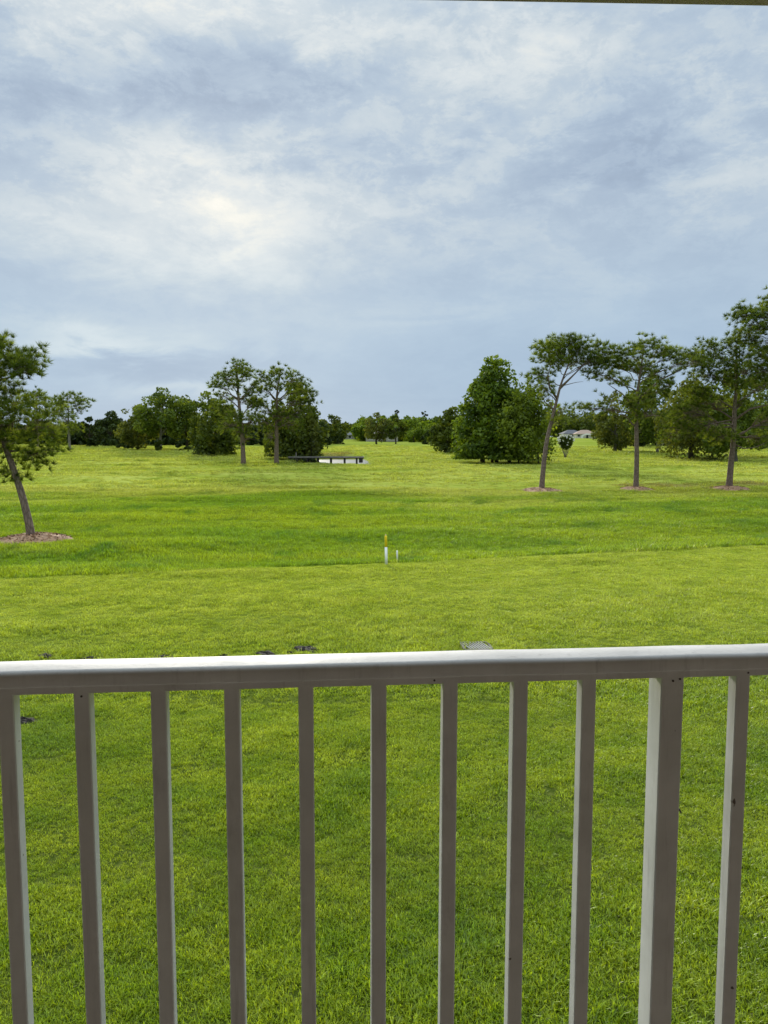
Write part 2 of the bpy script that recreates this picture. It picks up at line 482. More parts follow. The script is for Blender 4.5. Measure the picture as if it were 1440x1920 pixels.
# ------------------------------------------------------------------ pond
def build_pond():
    m, T, out = new_mat('pond_water')
    b = T.node('ShaderNodeBsdfPrincipled'); b.inputs['Base Color'].default_value = (.03, .035, .03, 1)
    b.inputs['Roughness'].default_value = .30; b.inputs['IOR'].default_value = 1.33
    pos = T.node('ShaderNodeNewGeometry').outputs['Position']
    k = T.node('ShaderNodeBump'); k.inputs['Strength'].default_value = .5; k.inputs['Distance'].default_value = .06
    T.link(T.noise(T.vm('MULTIPLY', pos, (1, .6, 1)), 2.2, 4), k.inputs['Height']); T.link(k.outputs[0], b.inputs['Normal'])
    T.link(b.outputs[0], out.inputs['Surface'])
    mb = MB(); hx, hy = POND[2] + 2.0, POND[3] + 2.0
    n = 40
    ring = []
    for i in range(n):
        a = 2 * math.pi * i / n
        ex = lambda v, p: math.copysign(abs(v) ** p, v)
        y = POND[1] + hy * ex(math.sin(a), .35)
        ring.append((POND[0] - (y - POND[1]) * .03 + hx * ex(math.cos(a), .35), y, WATER_Z))
    mb.add(ring, [tuple(range(n))])
    tag(mb.build('pond_water', m), kind='structure')


build_pond()

# ------------------------------------------------------------------ building: balcony round the camera
TH = R(4.8)                       # the balcony front runs 4.5 degrees off square to the view
RD = Vector((math.cos(TH), math.sin(TH), 0)); RN = Vector((-math.sin(TH), math.cos(TH), 0))
FLOOR_Z = CAM_Z - 1.43


def rp(s, n, z): p = RD * s + RN * n; return (p.x, p.y, z)


def slab(mb, s0, s1, n0, n1, z0, z1, z0b=None):
    """box in balcony coordinates; z0b lets its underside run off level"""
    zb = z0 if z0b is None else z0b
    p = [rp(s0, n0, z0), rp(s1, n0, zb), rp(s1, n1, zb), rp(s0, n1, z0), rp(s0, n0, z1), rp(s1, n0, z1), rp(s1, n1, z1), rp(s0, n1, z1)]
    return mb.add(p, [(3, 2, 1, 0), (4, 5, 6, 7), (0, 1, 5, 4), (1, 2, 6, 5), (2, 3, 7, 6), (3, 0, 4, 7)])


def build_building():
    stucco = solid('beige_stucco', (.28, .245, .22), .9, .10, 4, .6, 60)
    conc = solid('balcony_concrete', (.20, .185, .17), .85, .15, 5, .3, 40)
    trim = solid('brown_trim', (.46, .38, .33), .8, .15, 8, .2, 60)
    glass = solid('dark_window_glass', (.02, .022, .025), .08, 0, 1, spec=.6)
    root = tag(empty('apartment_building', rp(0, -1.6, 0)), 'beige apartment building whose brown balcony header crosses the top right of the view', 'building')
    def part(name, mat, *boxes):
        mb = MB()
        for b in boxes: slab(mb, *b)
        o = mb.build(name, mat); o.parent = root; o.matrix_parent_inverse = root.matrix_basis.inverted()
        return o
    b0 = -1.55
    part('wall', stucco, (-9, -1.2, b0 - .25, b0, 0.1, 8.2), (1.3, 9, b0 - .25, b0, 0.1, 8.2),
         (-1.2, 1.3, b0 - .25, b0, FLOOR_Z + 2.1, 8.2), (-1.2, 1.3, b0 - .25, b0, 0.1, FLOOR_Z))
    part('balcony_floor', conc, (-3.2, 3.4, b0 + .003, 1.34, FLOOR_Z - .18, FLOOR_Z - .002))
    part('balcony_ceiling', stucco, (-3.2, 3.4, b0 + .003, 1.245, CAM_Z + .92, CAM_Z + 1.05))
    part('roof', trim, (-9.3, 9.3, b0 - 8, b0 + .6, 8.21, 8.45))
    # header over the opening: its lower edge falls slightly towards the left
    part('header', trim, (-3.2, 3.4, 1.25, 1.36, CAM_Z + .639, CAM_Z + 1.06, CAM_Z + .835))
    for a in (-3.35, 3.402): part('side_wall', stucco, (a, a + .148, b0 + .003, 1.30, 0.1, CAM_Z + 1.05))
    part('door_frame', trim, (-1.2, -1.13, b0 - .12, b0 - .02, FLOOR_Z, FLOOR_Z + 2.1), (1.23, 1.3, b0 - .12, b0 - .02, FLOOR_Z, FLOOR_Z + 2.1),
         (.02, .09, b0 - .12, b0 - .02, FLOOR_Z, FLOOR_Z + 2.03), (-1.13, 1.23, b0 - .12, b0 - .02, FLOOR_Z + 2.03, FLOOR_Z + 2.1))
    part('door_glass', glass, (-1.13, .02, b0 - .08, b0 - .06, FLOOR_Z, FLOOR_Z + 2.03), (.09, 1.23, b0 - .09, b0 - .07, FLOOR_Z, FLOOR_Z + 2.03))


build_building()


def paint_mat():
    m, T, out = new_mat('railing_paint')
    P = T.node('ShaderNodeNewGeometry').outputs['Position']
    n = T.noise(P, 9, 6, .6); g = T.noise(T.vm('MULTIPLY', P, (1, 1, .08)), 60, 5, .7)
    c = T.mix(T.step(n, .3, .72), (.70, .68, .65), (.82, .80, .77))
    c = T.mix(T.m('MULTIPLY', T.step(g, .52, .80), .45), c, (.40, .37, .34))
    dirt = T.noise(T.vm('MULTIPLY', P, (1, 1, .35)), 16, 8, .7)
    c = T.mix(T.m('MULTIPLY', T.step(dirt, .56, .74), .40), c, (.33, .30, .27))
    spots = T.noise(P, 38, 2, .5)
    c = T.mix(T.step(spots, .77, .79), c, (.16, .13, .11))
    b = T.node('ShaderNodeBsdfPrincipled'); T.link(c, b.inputs['Base Color'])
    T.link(T.step(n, .3, .7, .55, .72), b.inputs['Roughness']); b.inputs['Specular IOR Level'].default_value = .22
    k = T.node('ShaderNodeBump'); k.inputs['Strength'].default_value = .25; k.inputs['Distance'].default_value = .002
    T.link(T.m('ADD', g, n), k.inputs['Height']); T.link(k.outputs[0], b.inputs['Normal'])
    T.link(b.outputs[0], out.inputs['Surface'])
    return m


def build_railing():
    paint = M['paint'] = paint_mat()
    dark = solid('screw_head', (.09, .07, .06), .5, .1)
    D = 1.226
    root = tag(empty('balcony_railing', rp(0, D, FLOOR_Z)), 'white painted balcony railing with square pickets across the foreground', 'railing')
    def own(o): o.parent = root; o.matrix_parent_inverse = root.matrix_basis.inverted(); return o
    zt = CAM_Z - .399
    s0, s1 = -2.6, 2.7
    # handrail: rounded cap, swept along the railing
    prof = [(-.006, -.384), (-.009, -.381), (-.009, -.368)]
    for k in range(6):                    # eased front edge
        a = math.pi - k * math.pi / 10; prof.append((.001 + .010 * math.cos(a), -.3655 + .0085 * math.sin(a)))
    prof += [(.014, -.3555), (.027, -.3548), (.040, -.3555)]
    for k in range(6):                    # eased back edge
        a = math.pi / 2 - k * math.pi / 10; prof.append((.053 + .010 * math.cos(a), -.3655 + .0085 * math.sin(a)))
    prof += [(.063, -.381), (.060, -.384)]
    mb = MB(); n = len(prof); stations = np.linspace(s0, s1, 60)
    r = random.Random(4)
    V = []
    for s in stations:
        j = r.gauss(0, .0004)
        V += [rp(s, D + a, CAM_Z - .003 + b + j) for a, b in prof]
    Fq = [(i * n + k, i * n + (k + 1) % n, (i + 1) * n + (k + 1) % n, (i + 1) * n + k) for i in range(len(stations) - 1) for k in range(n)]
    mb.add(V, Fq + [tuple(range(n - 1, -1, -1)), tuple((len(stations) - 1) * n + k for k in range(n))])
    cap = own(mb.build('handrail', paint, smooth=True))
    mb = MB(); slab(mb, s0, s1, D - .002, D + .050, zt, CAM_Z - .3865)
    own(mb.build('rail_channel', paint))
    mb = MB(); slab(mb, s0, s1, D - .002, D + .040, FLOOR_Z + .07, FLOOR_Z + .105)
    own(mb.build('bottom_rail', paint))
    # pickets
    spots = [-.0315 + .1182 * k for k in range(-18, 5)] + [.712 + .1185 * k for k in range(0, 16)]
    posts = [.594, -1.215]
    spots = [s + .0064 * (1 + (s / 1.226) ** 2) for s in spots]
    spots = [s for s in spots if s0 < s < s1 and min(abs(s - p) for p in posts) > .06]
    h = zt - (FLOOR_Z + .105)
    pm = MB(); pm.box((0, 0, h / 2), (.0246, .0265, h), 0, .0016)
    proto = None
    for s in spots:
        c = rp(s, D + .0265 / 2, FLOOR_Z + .105)
        if proto is None:
            proto = pm.build('picket', paint); o = proto
        else:
            o = proto.copy(); COL.objects.link(o)
        o.location = c; o.rotation_euler = (R(r.gauss(0, .10)), R(r.gauss(0, .12)), TH + R(r.gauss(0, .5))); own(o)
    for i, s in enumerate(posts):
        mb = MB(); mb.box((0, 0, 0), (.040, .050, zt - FLOOR_Z), 0, .002)
        o = mb.build('post', paint); o.location = rp(s, D + .0245, (zt + FLOOR_Z) / 2); o.rotation_euler = (0, 0, TH); own(o)
        tag(o, 'thicker square post between the slim pickets') if i == 0 else None
    # screw heads on the face of the rail
    for s, z in ((.606, -.402), (.594, -.405), (-.379, -.404), (.726, -.394), (.186, -.393), (-.51, -.393)):
        mb = MB(); nseg = 8
        c0 = D - .0026
        ring = [rp(s + .0018 * math.cos(2 * math.pi * k / nseg), c0, CAM_Z + z + .0018 * math.sin(2 * math.pi * k / nseg)) for k in range(nseg)]
        ring2 = [rp(s + .0020 * math.cos(2 * math.pi * k / nseg), D + .004, CAM_Z + z + .0020 * math.sin(2 * math.pi * k / nseg)) for k in range(nseg)]
        mb.add(ring + ring2, [tuple(range(nseg)), tuple(range(2 * nseg - 1, nseg - 1, -1))] + [(k, nseg + k, nseg + (k + 1) % nseg, (k + 1) % nseg) for k in range(nseg)])
        own(mb.build('screw', dark))
    # bent staple left sticking out of the post's right edge
    mb = MB(); mb.tube([rp(.609, D + .012, CAM_Z - .635), rp(.6165, D + .004, CAM_Z - .636), rp(.619, D + .002, CAM_Z - .641)], [.0022, .002, .001], 6)
    own(mb.build('staple', dark))


build_railing()

# ------------------------------------------------------------------ trees
UP = np.array([0, 0, 1.0])


def unit(v): return v / np.maximum(np.linalg.norm(v, axis=-1, keepdims=True), 1e-9)


def tufts(C, D, r, needles, length, width):
    """pine needle bundles: centres C, directions D; every needle one slim triangle"""
    n = len(C); k = needles
    dirs = unit(D[:, None, :] * .85 + unit(r.normal(size=(n, k, 3))) * .85)
    side = unit(np.cross(dirs, unit(r.normal(size=(n, k, 3))))) * width
    L = length * r.uniform(.65, 1.15, (n, k, 1))
    base = C[:, None, :] + dirs * L * .08
    V = np.stack([base - side, base + side, C[:, None, :] + dirs * L], 2).reshape(-1, 3)
    t = np.repeat(np.clip(r.normal(.45, .20, (n, 1)) + r.normal(0, .12, (n, k)), 0, 1).reshape(-1), 3)
    return V, np.arange(len(V)).reshape(-1, 3), t


def leaves(C, Nrm, r, size, lean=.6):
    """leaf sprays: a lozenge of two triangles each, as quads"""
    n = len(C)
    nn = unit(Nrm * lean + unit(r.normal(size=(n, 3))) * (1.1 - lean * .4))
    a = unit(np.cross(nn, unit(r.normal(size=(n, 3))))); b = np.cross(nn, a)
    s = size * r.uniform(.55, 1.35, (n, 1))
    V = np.stack([C - a * s, C - b * s * .55, C + a * s, C + b * s * .55], 1).reshape(-1, 3)
    return V, np.arange(len(V)).reshape(-1, 4)


def curve(a, b, sag, r, n=5, wob=.05):
    a, b = np.array(a, float), np.array(b, float); L = np.linalg.norm(b - a); out = []
    for i in range(n + 1):
        t = i / n; p = a + (b - a) * t; p[2] += sag * L * math.sin(math.pi * t)
        if 0 < i < n: p += r.normal(size=3) * wob * L * .5
        out.append(p)
    return out


def put_tree(name, label, cat, x, y, z, trunk_mb, crown_me, leaf_mat, bark_mat, group=None, rz=0.0):
    root = tag(empty(name, (x, y, z), rz), label, cat, group)
    trunk_mb.build('trunk', bark_mat, root, smooth=True)
    link('crown', crown_me, leaf_mat, root)
    return root


def pine(name, label, px, d, trunk_px, pads, trunk_r, tufts_n, needle=.30, width=.022, needles=16, seed=1, mat='pine', bk='bark', base_py=None, cat='pine tree', extra=None, depth=.75):
    """pine from its drawn habit: trunk_px is the bend of the trunk and pads are the foliage pads,
    both as offsets in picture units from the foot, turned into metres at the tree's distance"""
    r = np.random.default_rng(seed)
    x, y, z = site(px, d); q = d / FPX * .998
    tp = [np.array((dx * q, dd, dz * q)) for dx, dd, dz in trunk_px]
    H = tp[-1][2]
    n = 26
    zs = np.array([p[2] for p in tp]); X = np.array([p[0] for p in tp]); Yd = np.array([p[1] for p in tp])
    zz = np.linspace(0, H, n)
    def sm(A):
        v = np.interp(zz, zs, A); return np.convolve(np.pad(v, 2, 'edge'), np.ones(5) / 5, 'valid')
    cx, cy = sm(X), sm(Yd)
    rad = [trunk_r * .86 * (1 + .30 * math.exp(-zv / .30)) * (1 - .80 * (zv / H) ** 1.25) for zv in zz]
    mb = MB(); mb.tube([(cx[i], cy[i], zz[i] - (.25 if i == 0 else 0)) for i in range(n)], rad, 10)
    Vs, Fs, Ts = [], [], []; off = 0; allc = []
    tot = sum(p[4] for p in pads)
    for (dx, dz, hx, hz, wgt, *rest) in pads:
        rise = rest[0] if rest else 18
        c = np.array((dx * q, r.uniform(-1, 1) * depth * hx * q, dz * q)); e = np.array((hx * 1.02, max(hx, hz) * depth, hz * 1.12)) * q * r.uniform(.85, 1.12)
        zb = np.clip(c[2] - rise * q - .25 * abs(c[0]) * .4, .25 * H, H * .985)
        i = int(np.clip(zb / H * (n - 1), 1, n - 2)); a = np.array((cx[i], cy[i], zz[i]))
        br = max(.018, rad[i] * .46)
        pts = curve(a, c, .05, r, 6, .06)
        mb.tube(pts, [br * (1 - .75 * k / 6) for k in range(7)], 6)
        m = max(5, int(tufts_n * 1.28 * wgt / tot))
        # shoots spread through the pad a hand's breadth apart; each carries one brush of needles at its end
        cs = []
        ns = max(3, m // 9); sub = c + unit(r.normal(size=(ns, 3)) + np.array((0, 0, .15))) * r.uniform(.25, 1.0, (ns, 1)) ** .6 * e
        sd = needle * .85
        for _ in range(m * 4):
            if len(cs) >= m: break
            p = sub[int(r.integers(0, ns))] + r.normal(size=3) * np.array((sd, sd, sd * .6))
            if len(allc) and ((np.array(allc) - p) ** 2).sum(1).min() < (needle * .62 * r.uniform(.75, 1.25)) ** 2: continue
            cs.append(p); allc.append(p)
            st = pts[int(r.integers(3, 7))]
            mb.tube(curve(st, p, .05, r, 2, .06), [br * .22, br * .16, br * .10], 3, False)
        if not cs: continue
        C = np.array(cs)
        Dn = unit((C - c) / e * .45 + UP * .85 + r.normal(0, .22, C.shape))
        V, F, t = tufts(C, Dn, r, needles, needle, width)
        t = np.clip(t + np.repeat(np.repeat(r.normal(0, .10, len(C)), needles), 3), 0, 1)
        Vs.append(V); Fs.append(F + off); Ts.append(t); off += len(V)
    for _ in range(7):                    # dead stubs left on the bare trunk
        i = int(r.integers(int(n * .22), int(n * .75))); a = r.uniform(0, 6.283); L = r.uniform(.15, .7) * q / .043
        p0 = np.array((cx[i], cy[i], zz[i])); p1 = p0 + np.array((math.cos(a) * L, math.sin(a) * L, L * r.uniform(-.1, .5)))
        mb.tube(curve(p0, p1, 0, r, 2, .1), [rad[i] * .22, rad[i] * .15, rad[i] * .06], 5)
    if extra:
        for pts, r0 in extra:
            P = [np.array((a * q, b, c2 * q)) for a, b, c2 in pts]
            mb.tube(P, [r0 * (1 - .8 * k / (len(P) - 1)) for k in range(len(P))], 6)
    me = np_mesh('crown', np.concatenate(Vs), np.concatenate(Fs), np.concatenate(Ts))
    return put_tree(name, label, cat, x, y, z, mb, me, M[mat], M[bk])


# --- the mulched pines and the leaning pine in front
pine('pine_tree', 'leaning pine at the left edge with a bare curved trunk', 50, 33.6,
     [(0, 0, 0), (-9, 0, 60), (-24, 0, 118), (-42, .1, 165), (-58, .2, 215), (-62, .3, 290), (-56, .3, 385)],
     [(-32, 356, 26, 20, 1.1), (-42, 322, 36, 24, 1.2), (-5, 335, 26, 26, 1.3), (8, 318, 16, 22, .8), (-78, 300, 46, 34, 1.3), (-110, 340, 34, 26, .8),
      (-34, 268, 34, 22, 1.0), (0, 250, 34, 18, .9), (-25, 222, 44, 26, 1.3), (28, 214, 34, 28, 1.2, 4), (-80, 220, 50, 30, 1.2),
      (10, 165, 36, 22, 1.2, -6), (-34, 128, 20, 24, .7, -20), (-46, 180, 30, 26, .9, 0), (-110, 250, 36, 30, .9)],
     .20, 640, .33, .013, 40, 11, depth=.8,
     extra=[([(-52, .2, 200), (-30, .1, 215), (-26, 0, 240), (-40, 0, 262)], .06), ([(-58, .2, 300), (-30, .1, 306), (10, 0, 318)], .06)])
pine('pine_tree', 'slender forked pine with flat crown, leftmost of three mulched pines', 1018, 62,
     [(0, 0, 0), (3, 0, 45), (8, 0, 95), (20, 0, 145), (28, 0, 180), (34, .1, 205), (52, .2, 245)],
     [(-8, 216, 16, 12, .6), (12, 240, 26, 14, 1.1), (0, 262, 20, 12, .7), (38, 262, 30, 15, 1.3), (72, 265, 26, 13, 1.1), (98, 250, 22, 14, .9), (108, 262, 13, 9, .4), (52, 240, 36, 14, 1.2),
      (52, 275, 20, 8, .6), (14, 276, 12, 7, .25), (80, 236, 26, 10, .7), (-2, 190, 18, 12, .35), (8, 172, 14, 9, .22), (34, 152, 12, 14, .3), (18, 128, 9, 14, .22)],
     .25, 560, .40, .020, 30, 17, depth=.7,
     extra=[([(26, 0, 172), (12, 0, 192), (8, 0, 215), (14, 0, 238)], .10), ([(30, .1, 190), (52, 0, 212), (78, 0, 238)], .11), ([(22, 0, 152), (4, 0, 165), (-8, 0, 190)], .06), ([(36, 0, 196), (60, 0, 202), (74, 0, 204)], .035)])
pine('pine_tree', 'straight pine with wide spreading crown, middle of three mulched pines', 1197, 62,
     [(0, 0, 0), (0, 0, 60), (-3, 0, 130), (-4, 0, 175), (4, .1, 225), (8, .2, 268)],
     [(8, 266, 22, 14, .9), (-20, 250, 24, 14, .9), (36, 256, 26, 14, 1.0), (64, 246, 24, 14, .9), (96, 236, 24, 12, .9), (-50, 232, 26, 13, .9), (-40, 238, 10, 14, .3), (-80, 212, 22, 10, .6),
      (0, 226, 40, 16, 1.2), (46, 222, 40, 14, 1.1), (-44, 204, 24, 10, .6), (-98, 152, 13, 11, .45, 2), (-58, 152, 26, 18, .4), (26, 180, 36, 18, .8), (-26, 160, 30, 22, .7), (60, 195, 30, 14, .6), (22, 140, 34, 20, .6, 0)],
     .25, 640, .40, .020, 30, 13, depth=.75,
     extra=[([(-4, 0, 156), (-40, 0, 168), (-70, 0, 160), (-100, 0, 156)], .06), ([(-4, 0, 165), (40, 0, 205), (75, 0, 222), (100, 0, 236)], .09), ([(-4, 0, 150), (-30, 0, 178), (-60, 0, 198)], .08), ([(0, 0, 108), (6, 0, 112), (10, 0, 118)], .03)])
pine('pine_tree', 'thick trunked pine with drooping lower limbs, rightmost of three mulched pines', 1373, 62,
     [(0, 0, 0), (2, 0, 50), (6, 0, 105), (4, 0, 150), (8, .1, 205), (4, .2, 268)],
     [(-8, 268, 22, 14, .8), (-40, 262, 24, 15, .8), (-60, 238, 22, 16, .8), (-20, 238, 34, 16, 1.0), (20, 250, 30, 16, .9), (-50, 210, 34, 16, 1.0), (-5, 205, 40, 18, 1.2), (40, 222, 34, 18, 1.0),
      (-70, 180, 34, 18, 1.0), (60, 190, 40, 18, 1.0), (-36, 160, 40, 20, 1.2), (26, 160, 34, 18, .8), (-90, 140, 36, 22, 1.0, 6), (-55, 120, 40, 22, 1.1, -4), (64, 130, 40, 24, .9), (-100, 105, 32, 22, .8, -16), (-30, 100, 30, 16, .7, -8), (50, 96, 36, 14, .5, -14)],
     .30, 900, .40, .020, 30, 14, depth=.85,
     extra=[([(4, 0, 92), (18, -.2, 106), (30, -.3, 112)], .10), ([(6, 0, 84), (22, -.3, 76), (40, -.4, 78), (62, -.5, 88)], .06), ([(4, 0, 128), (34, 0, 150), (70, 0, 158), (90, 0, 180)], .11), ([(4, 0, 130), (-40, 0, 122), (-80, 0, 112)], .06)])
pine('pine_tree', 'tallest pine at the right edge, only its open crown inside the view', 1500, 58,
     [(0, 0, 0), (2, 0, 100), (-4, 0, 200), (0, .1, 290), (-6, .2, 385)],
     [(-20, 362, 34, 18, .9), (-60, 350, 34, 20, 1.0), (-98, 332, 24, 18, .9), (-70, 330, 30, 18, .8), (-104, 310, 20, 20, .7), (-84, 290, 30, 20, .9), (-50, 300, 36, 22, .9), (10, 350, 44, 26, 1.0),
      (-80, 256, 30, 18, .8), (-40, 260, 40, 20, .9), (30, 290, 50, 30, 1.0), (-90, 228, 24, 14, .5), (-60, 215, 36, 18, .7), (40, 230, 44, 26, .8)],
     .27, 700, .40, .020, 30, 15, depth=.8)

# --- open pines near the bridge and far left
pine('pine_tree', 'tall open crowned pine standing left of its twin near the bridge', 455, 108,
     [(0, 0, 0), (-2, 0, 60), (-6, 0, 105), (-8, 0, 130), (-10, 0, 185)],
     [(-14, 178, 18, 9, .9), (-34, 162, 18, 10, .8), (-46, 148, 12, 8, .5), (8, 168, 18, 10, .9), (-20, 150, 20, 9, .7), (14, 140, 18, 10, .8), (-36, 128, 16, 8, .4), (-4, 124, 24, 10, .5), (22, 112, 16, 9, .6), (-26, 100, 20, 10, .6),
      (-2, 90, 26, 14, .9), (-24, 72, 22, 14, .7, 0), (18, 78, 18, 14, .6, 0), (-6, 60, 14, 8, .3, 0), (6, 46, 12, 8, .2, -6)],
     .42, 420, .60, .036, 26, 21, extra=[([(-8, 0, 120), (8, 0, 128), (18, 0, 142)], .14), ([(-8, 0, 122), (-26, 0, 132), (-38, 0, 134)], .12)])
pine('pine_tree', 'dense dark pine on the right of the twin pines, closest to the bridge', 517, 110,
     [(0, 0, 0), (1, 0, 60), (2, 0, 105), (2, 0, 130), (10, 0, 172)],
     [(6, 168, 22, 9, .9), (-28, 160, 18, 10, .8), (34, 156, 20, 12, .9), (50, 140, 16, 12, .8), (16, 148, 26, 9, .7), (-20, 138, 20, 9, .6), (56, 118, 14, 14, .8), (36, 118, 20, 12, .8), (-26, 112, 16, 10, .5), (-10, 96, 24, 12, .8),
      (40, 96, 26, 14, .9), (6, 84, 28, 16, 1.0), (-20, 74, 22, 14, .8, 0), (26, 72, 24, 14, .8, 0), (-16, 50, 14, 12, .4, -6)],
     .40, 460, .60, .036, 26, 22, extra=[([(2, 0, 118), (-10, 0, 132), (-22, 0, 148)], .13), ([(2, 0, 116), (18, 0, 130), (26, 0, 146)], .13)])
pine('pine_tree', 'pale trunked pine alone before the dark wood at far left', 128, 176,
     [(0, 0, 0), (-1, 0, 40), (0, 0, 106)],
     [(2, 100, 18, 8, 1), (-22, 92, 14, 8, .8), (24, 88, 14, 7, .8), (-4, 84, 22, 8, 1), (20, 72, 12, 6, .5), (-18, 70, 20, 8, .8), (-2, 58, 24, 10, 1, 0), (-14, 44, 16, 10, .6, -4), (12, 42, 14, 9, .5, -4)],
     .34, 260, .85, .055, 20, 23, bk='bark_grey')
pine('pine_tree', 'open crowned pine showing above the leaning pine at far left', 68, 196,
     [(0, 0, 0), (2, 0, 40), (0, 0, 106)],
     [(4, 98, 18, 8, 1), (-18, 92, 14, 8, .8), (22, 86, 10, 7, .7), (-4, 78, 22, 8, .9), (16, 68, 14, 8, .6), (-22, 70, 16, 8, .6), (0, 54, 24, 10, 1, 0), (10, 40, 16, 10, .6, -4)],
     .36, 230, .85, .058, 20, 24)


# --- broadleaf and other distant trees
def cloud_points(r, n, shape):
    """foliage masses inside an outline: shape(t) gives the relative radius at height t of the crown"""
    t = r.uniform(0, 1, n * 3); rad = np.array([shape(v) for v in t]); keep = r.uniform(0, 1, n * 3) < rad ** 1.2 / max(1e-6, (rad ** 1.2).max())
    t = t[keep][:n]; rad = rad[keep][:n]; a = r.uniform(0, 2 * np.pi, len(t)); q = np.sqrt(r.uniform(.12, 1, len(t)))
    return np.stack([np.cos(a) * q * rad, np.sin(a) * q * rad, t], 1)


SHAPES = {
    'round': lambda t: math.sqrt(max(0, 1 - (2 * t - 1) ** 2)) * .95 + .02,
    'dome': lambda t: (1 - t ** 2.4) ** .6 * (.75 + .25 * min(1, t * 4)),
    'cone': lambda t: (1 - t) ** .54 * (.78 + .22 * min(1, t * 3)) + .03,
    'spread': lambda t: (.55 + .45 * math.sin(math.pi * min(1, t * 1.15))) * (1 - max(0, t - .72) / .36),
    'flame': lambda t: math.sin(math.pi * (t * .82 + .12)) ** .8,
}


def broad(name, label, px, d, top_py, hw, shape='round', mat='oak', low=.12, blobs=34, leafn=1600, size=None, seed=1, cat='tree', trunk=.03, bk='bark_dark', droop=0.0, dx=0, lean=0.0, squash=1.0, loose=.0, stems=1):
    r = np.random.default_rng(seed)
    x, y, z = site(px, d); H = height_to(top_py, d, z); q = d / FPX
    Wd = hw * q * 1.12; size = (size or max(.10, d * .0016)) * 1.1; leafn = int(leafn * 1.6)
    B = cloud_points(r, int(blobs * 1.35), SHAPES[shape])
    zb = low * H; ch = H - zb
    if shape in ('cone', 'flame'):      # leaders along the axis keep the tip in one piece
        k = 6; B[:k] = np.stack([r.normal(0, .05, k), r.normal(0, .05, k), np.linspace(.50, .95, k)], 1)
    bl = np.stack([B[:, 0] * Wd * 1.0 + lean * B[:, 2] * Wd, B[:, 1] * Wd * .95, zb + B[:, 2] * ch * .93], 1)
    br = r.uniform(.21, .35, len(bl)) * min(Wd, ch * .62) * (1 - .35 * B[:, 2])
    if shape in ('cone', 'flame'): br[:6] *= np.linspace(1.9, .95, 6)
    # make sure the top is reached
    if shape in ('cone', 'flame'): bl[5, 2] = H - br[5] * .8
    else: bl[0] = (lean * Wd, 0, H - br[0] * .7)
    w = br ** 2; k = r.choice(len(bl), leafn, p=w / w.sum())
    nr = unit(r.normal(size=(leafn, 3)) + np.array((0, 0, .25)))
    rad = (r.uniform(.70, 1.10, (leafn, 1))) * br[k][:, None] * (1 + loose * r.normal(size=(leafn, 1)))
    C = bl[k] + nr * rad * np.array((1, 1, .78 * squash))
    if droop: 
        m = r.uniform(0, 1, leafn) < droop
        C[m, 2] -= np.abs(r.normal(0, .16, m.sum())) * H * .8
    C[:, 2] = np.maximum(C[:, 2], .05 * H * (low < .1) + .02)
    V, F = leaves(C, nr, r, size)
    tint = np.clip(r.normal(.45, .16, leafn) + (r.normal(0, .13, len(bl)))[k], 0, 1)
    me = np_mesh('crown', V, F, np.repeat(tint, 4))
    mb = first = MB(); tr = max(.05, trunk * H); more = []
    for sidx in range(stems):
        if sidx: mb = MB(); more.append(mb)
        ox = 0 if stems == 1 else r.uniform(-.42, .42) * Wd
        oy = 0 if stems == 1 else r.uniform(-.35, .35) * Wd
        top = np.array((ox * .6 + lean * Wd * .4, oy * .6, zb + ch * .55))
        pts = curve((ox, oy, -.2), top, 0, r, 6, .03)
        mb.tube(pts, [tr * (1.25 if i == 0 else 1) * (1 - .6 * i / 6) / (1 if stems == 1 else 1.9) for i in range(7)], 8)
        if stems == 1:
            for j in r.choice(len(bl), min(7, len(bl)), replace=False):
                s = pts[int(r.integers(2, 6))]
                mb.tube(curve(s, bl[j], .04, r, 4, .05), [tr * .42, tr * .34, tr * .26, tr * .18, tr * .08], 5)
    root = put_tree(name, label, cat, x, y, z, first, me, M[mat], M[bk])
    for m2 in more: m2.build('trunk', M[bk], root, smooth=True)
    return root


broad('cypress_tree', 'big dense dark green cypress rising to a peak right of centre', 928, 116, 664, 70, 'cone', 'cypress', .05, 120, 13000, .26, 31, stems=7, trunk=.022, squash=.8)
broad('broadleaf_tree', 'dark round tree just left of the big cypress', 850, 152, 764, 38, 'dome', 'oak', .03, 40, 3400, .30, 32, stems=3)
broad('young_tree', 'loose yellow green tree between the big cypress and the forked pine', 990, 110, 704, 46, 'flame', 'bright', .08, 70, 6200, .22, 33, trunk=.016, droop=.35, loose=.2, stems=3)
broad('weeping_tree', 'dense weeping tree overhanging the dark left end of the bridge', 552, 127, 712, 46, 'dome', 'oak', .04, 54, 5200, .28, 34, droop=.5, stems=4)
broad('young_tree', 'feathery upright tree growing behind the left end of the bridge', 586, 124, 770, 13, 'flame', 'olive', .05, 18, 900, .24, 35, droop=.5, trunk=.02, stems=2)
broad('shrub', 'low dark shrub under the bridge deck beside the water', 566, 117.5, 853, 22, 'dome', 'dark', .0, 16, 900, .16, 36, cat='shrub', stems=3)  # its dark leaves also stand in for the shade under tree and deck
broad('drooping_tree', 'low branched tree drooping to the grass left of the twin pines', 404, 140, 748, 42, 'round', 'oak', .06, 46, 3600, .30, 37, droop=.35, trunk=.022)
broad('broadleaf_tree', 'small bright tree at the foot of the far left pines', 98, 186, 786, 20, 'round', 'bright', .16, 20, 1000, .34, 38, trunk=.03)
broad('spreading_tree', 'broad tree with pale trunk and airy top in the left grove', 298, 176, 727, 54, 'spread', 'pine', .30, 54, 4200, .34, 39, bk='bark_grey', trunk=.024, lean=.12)
broad('broadleaf_tree', 'olive tree at the left end of the left grove', 256, 182, 760, 38, 'round', 'olive', .07, 34, 1900, .34, 40)
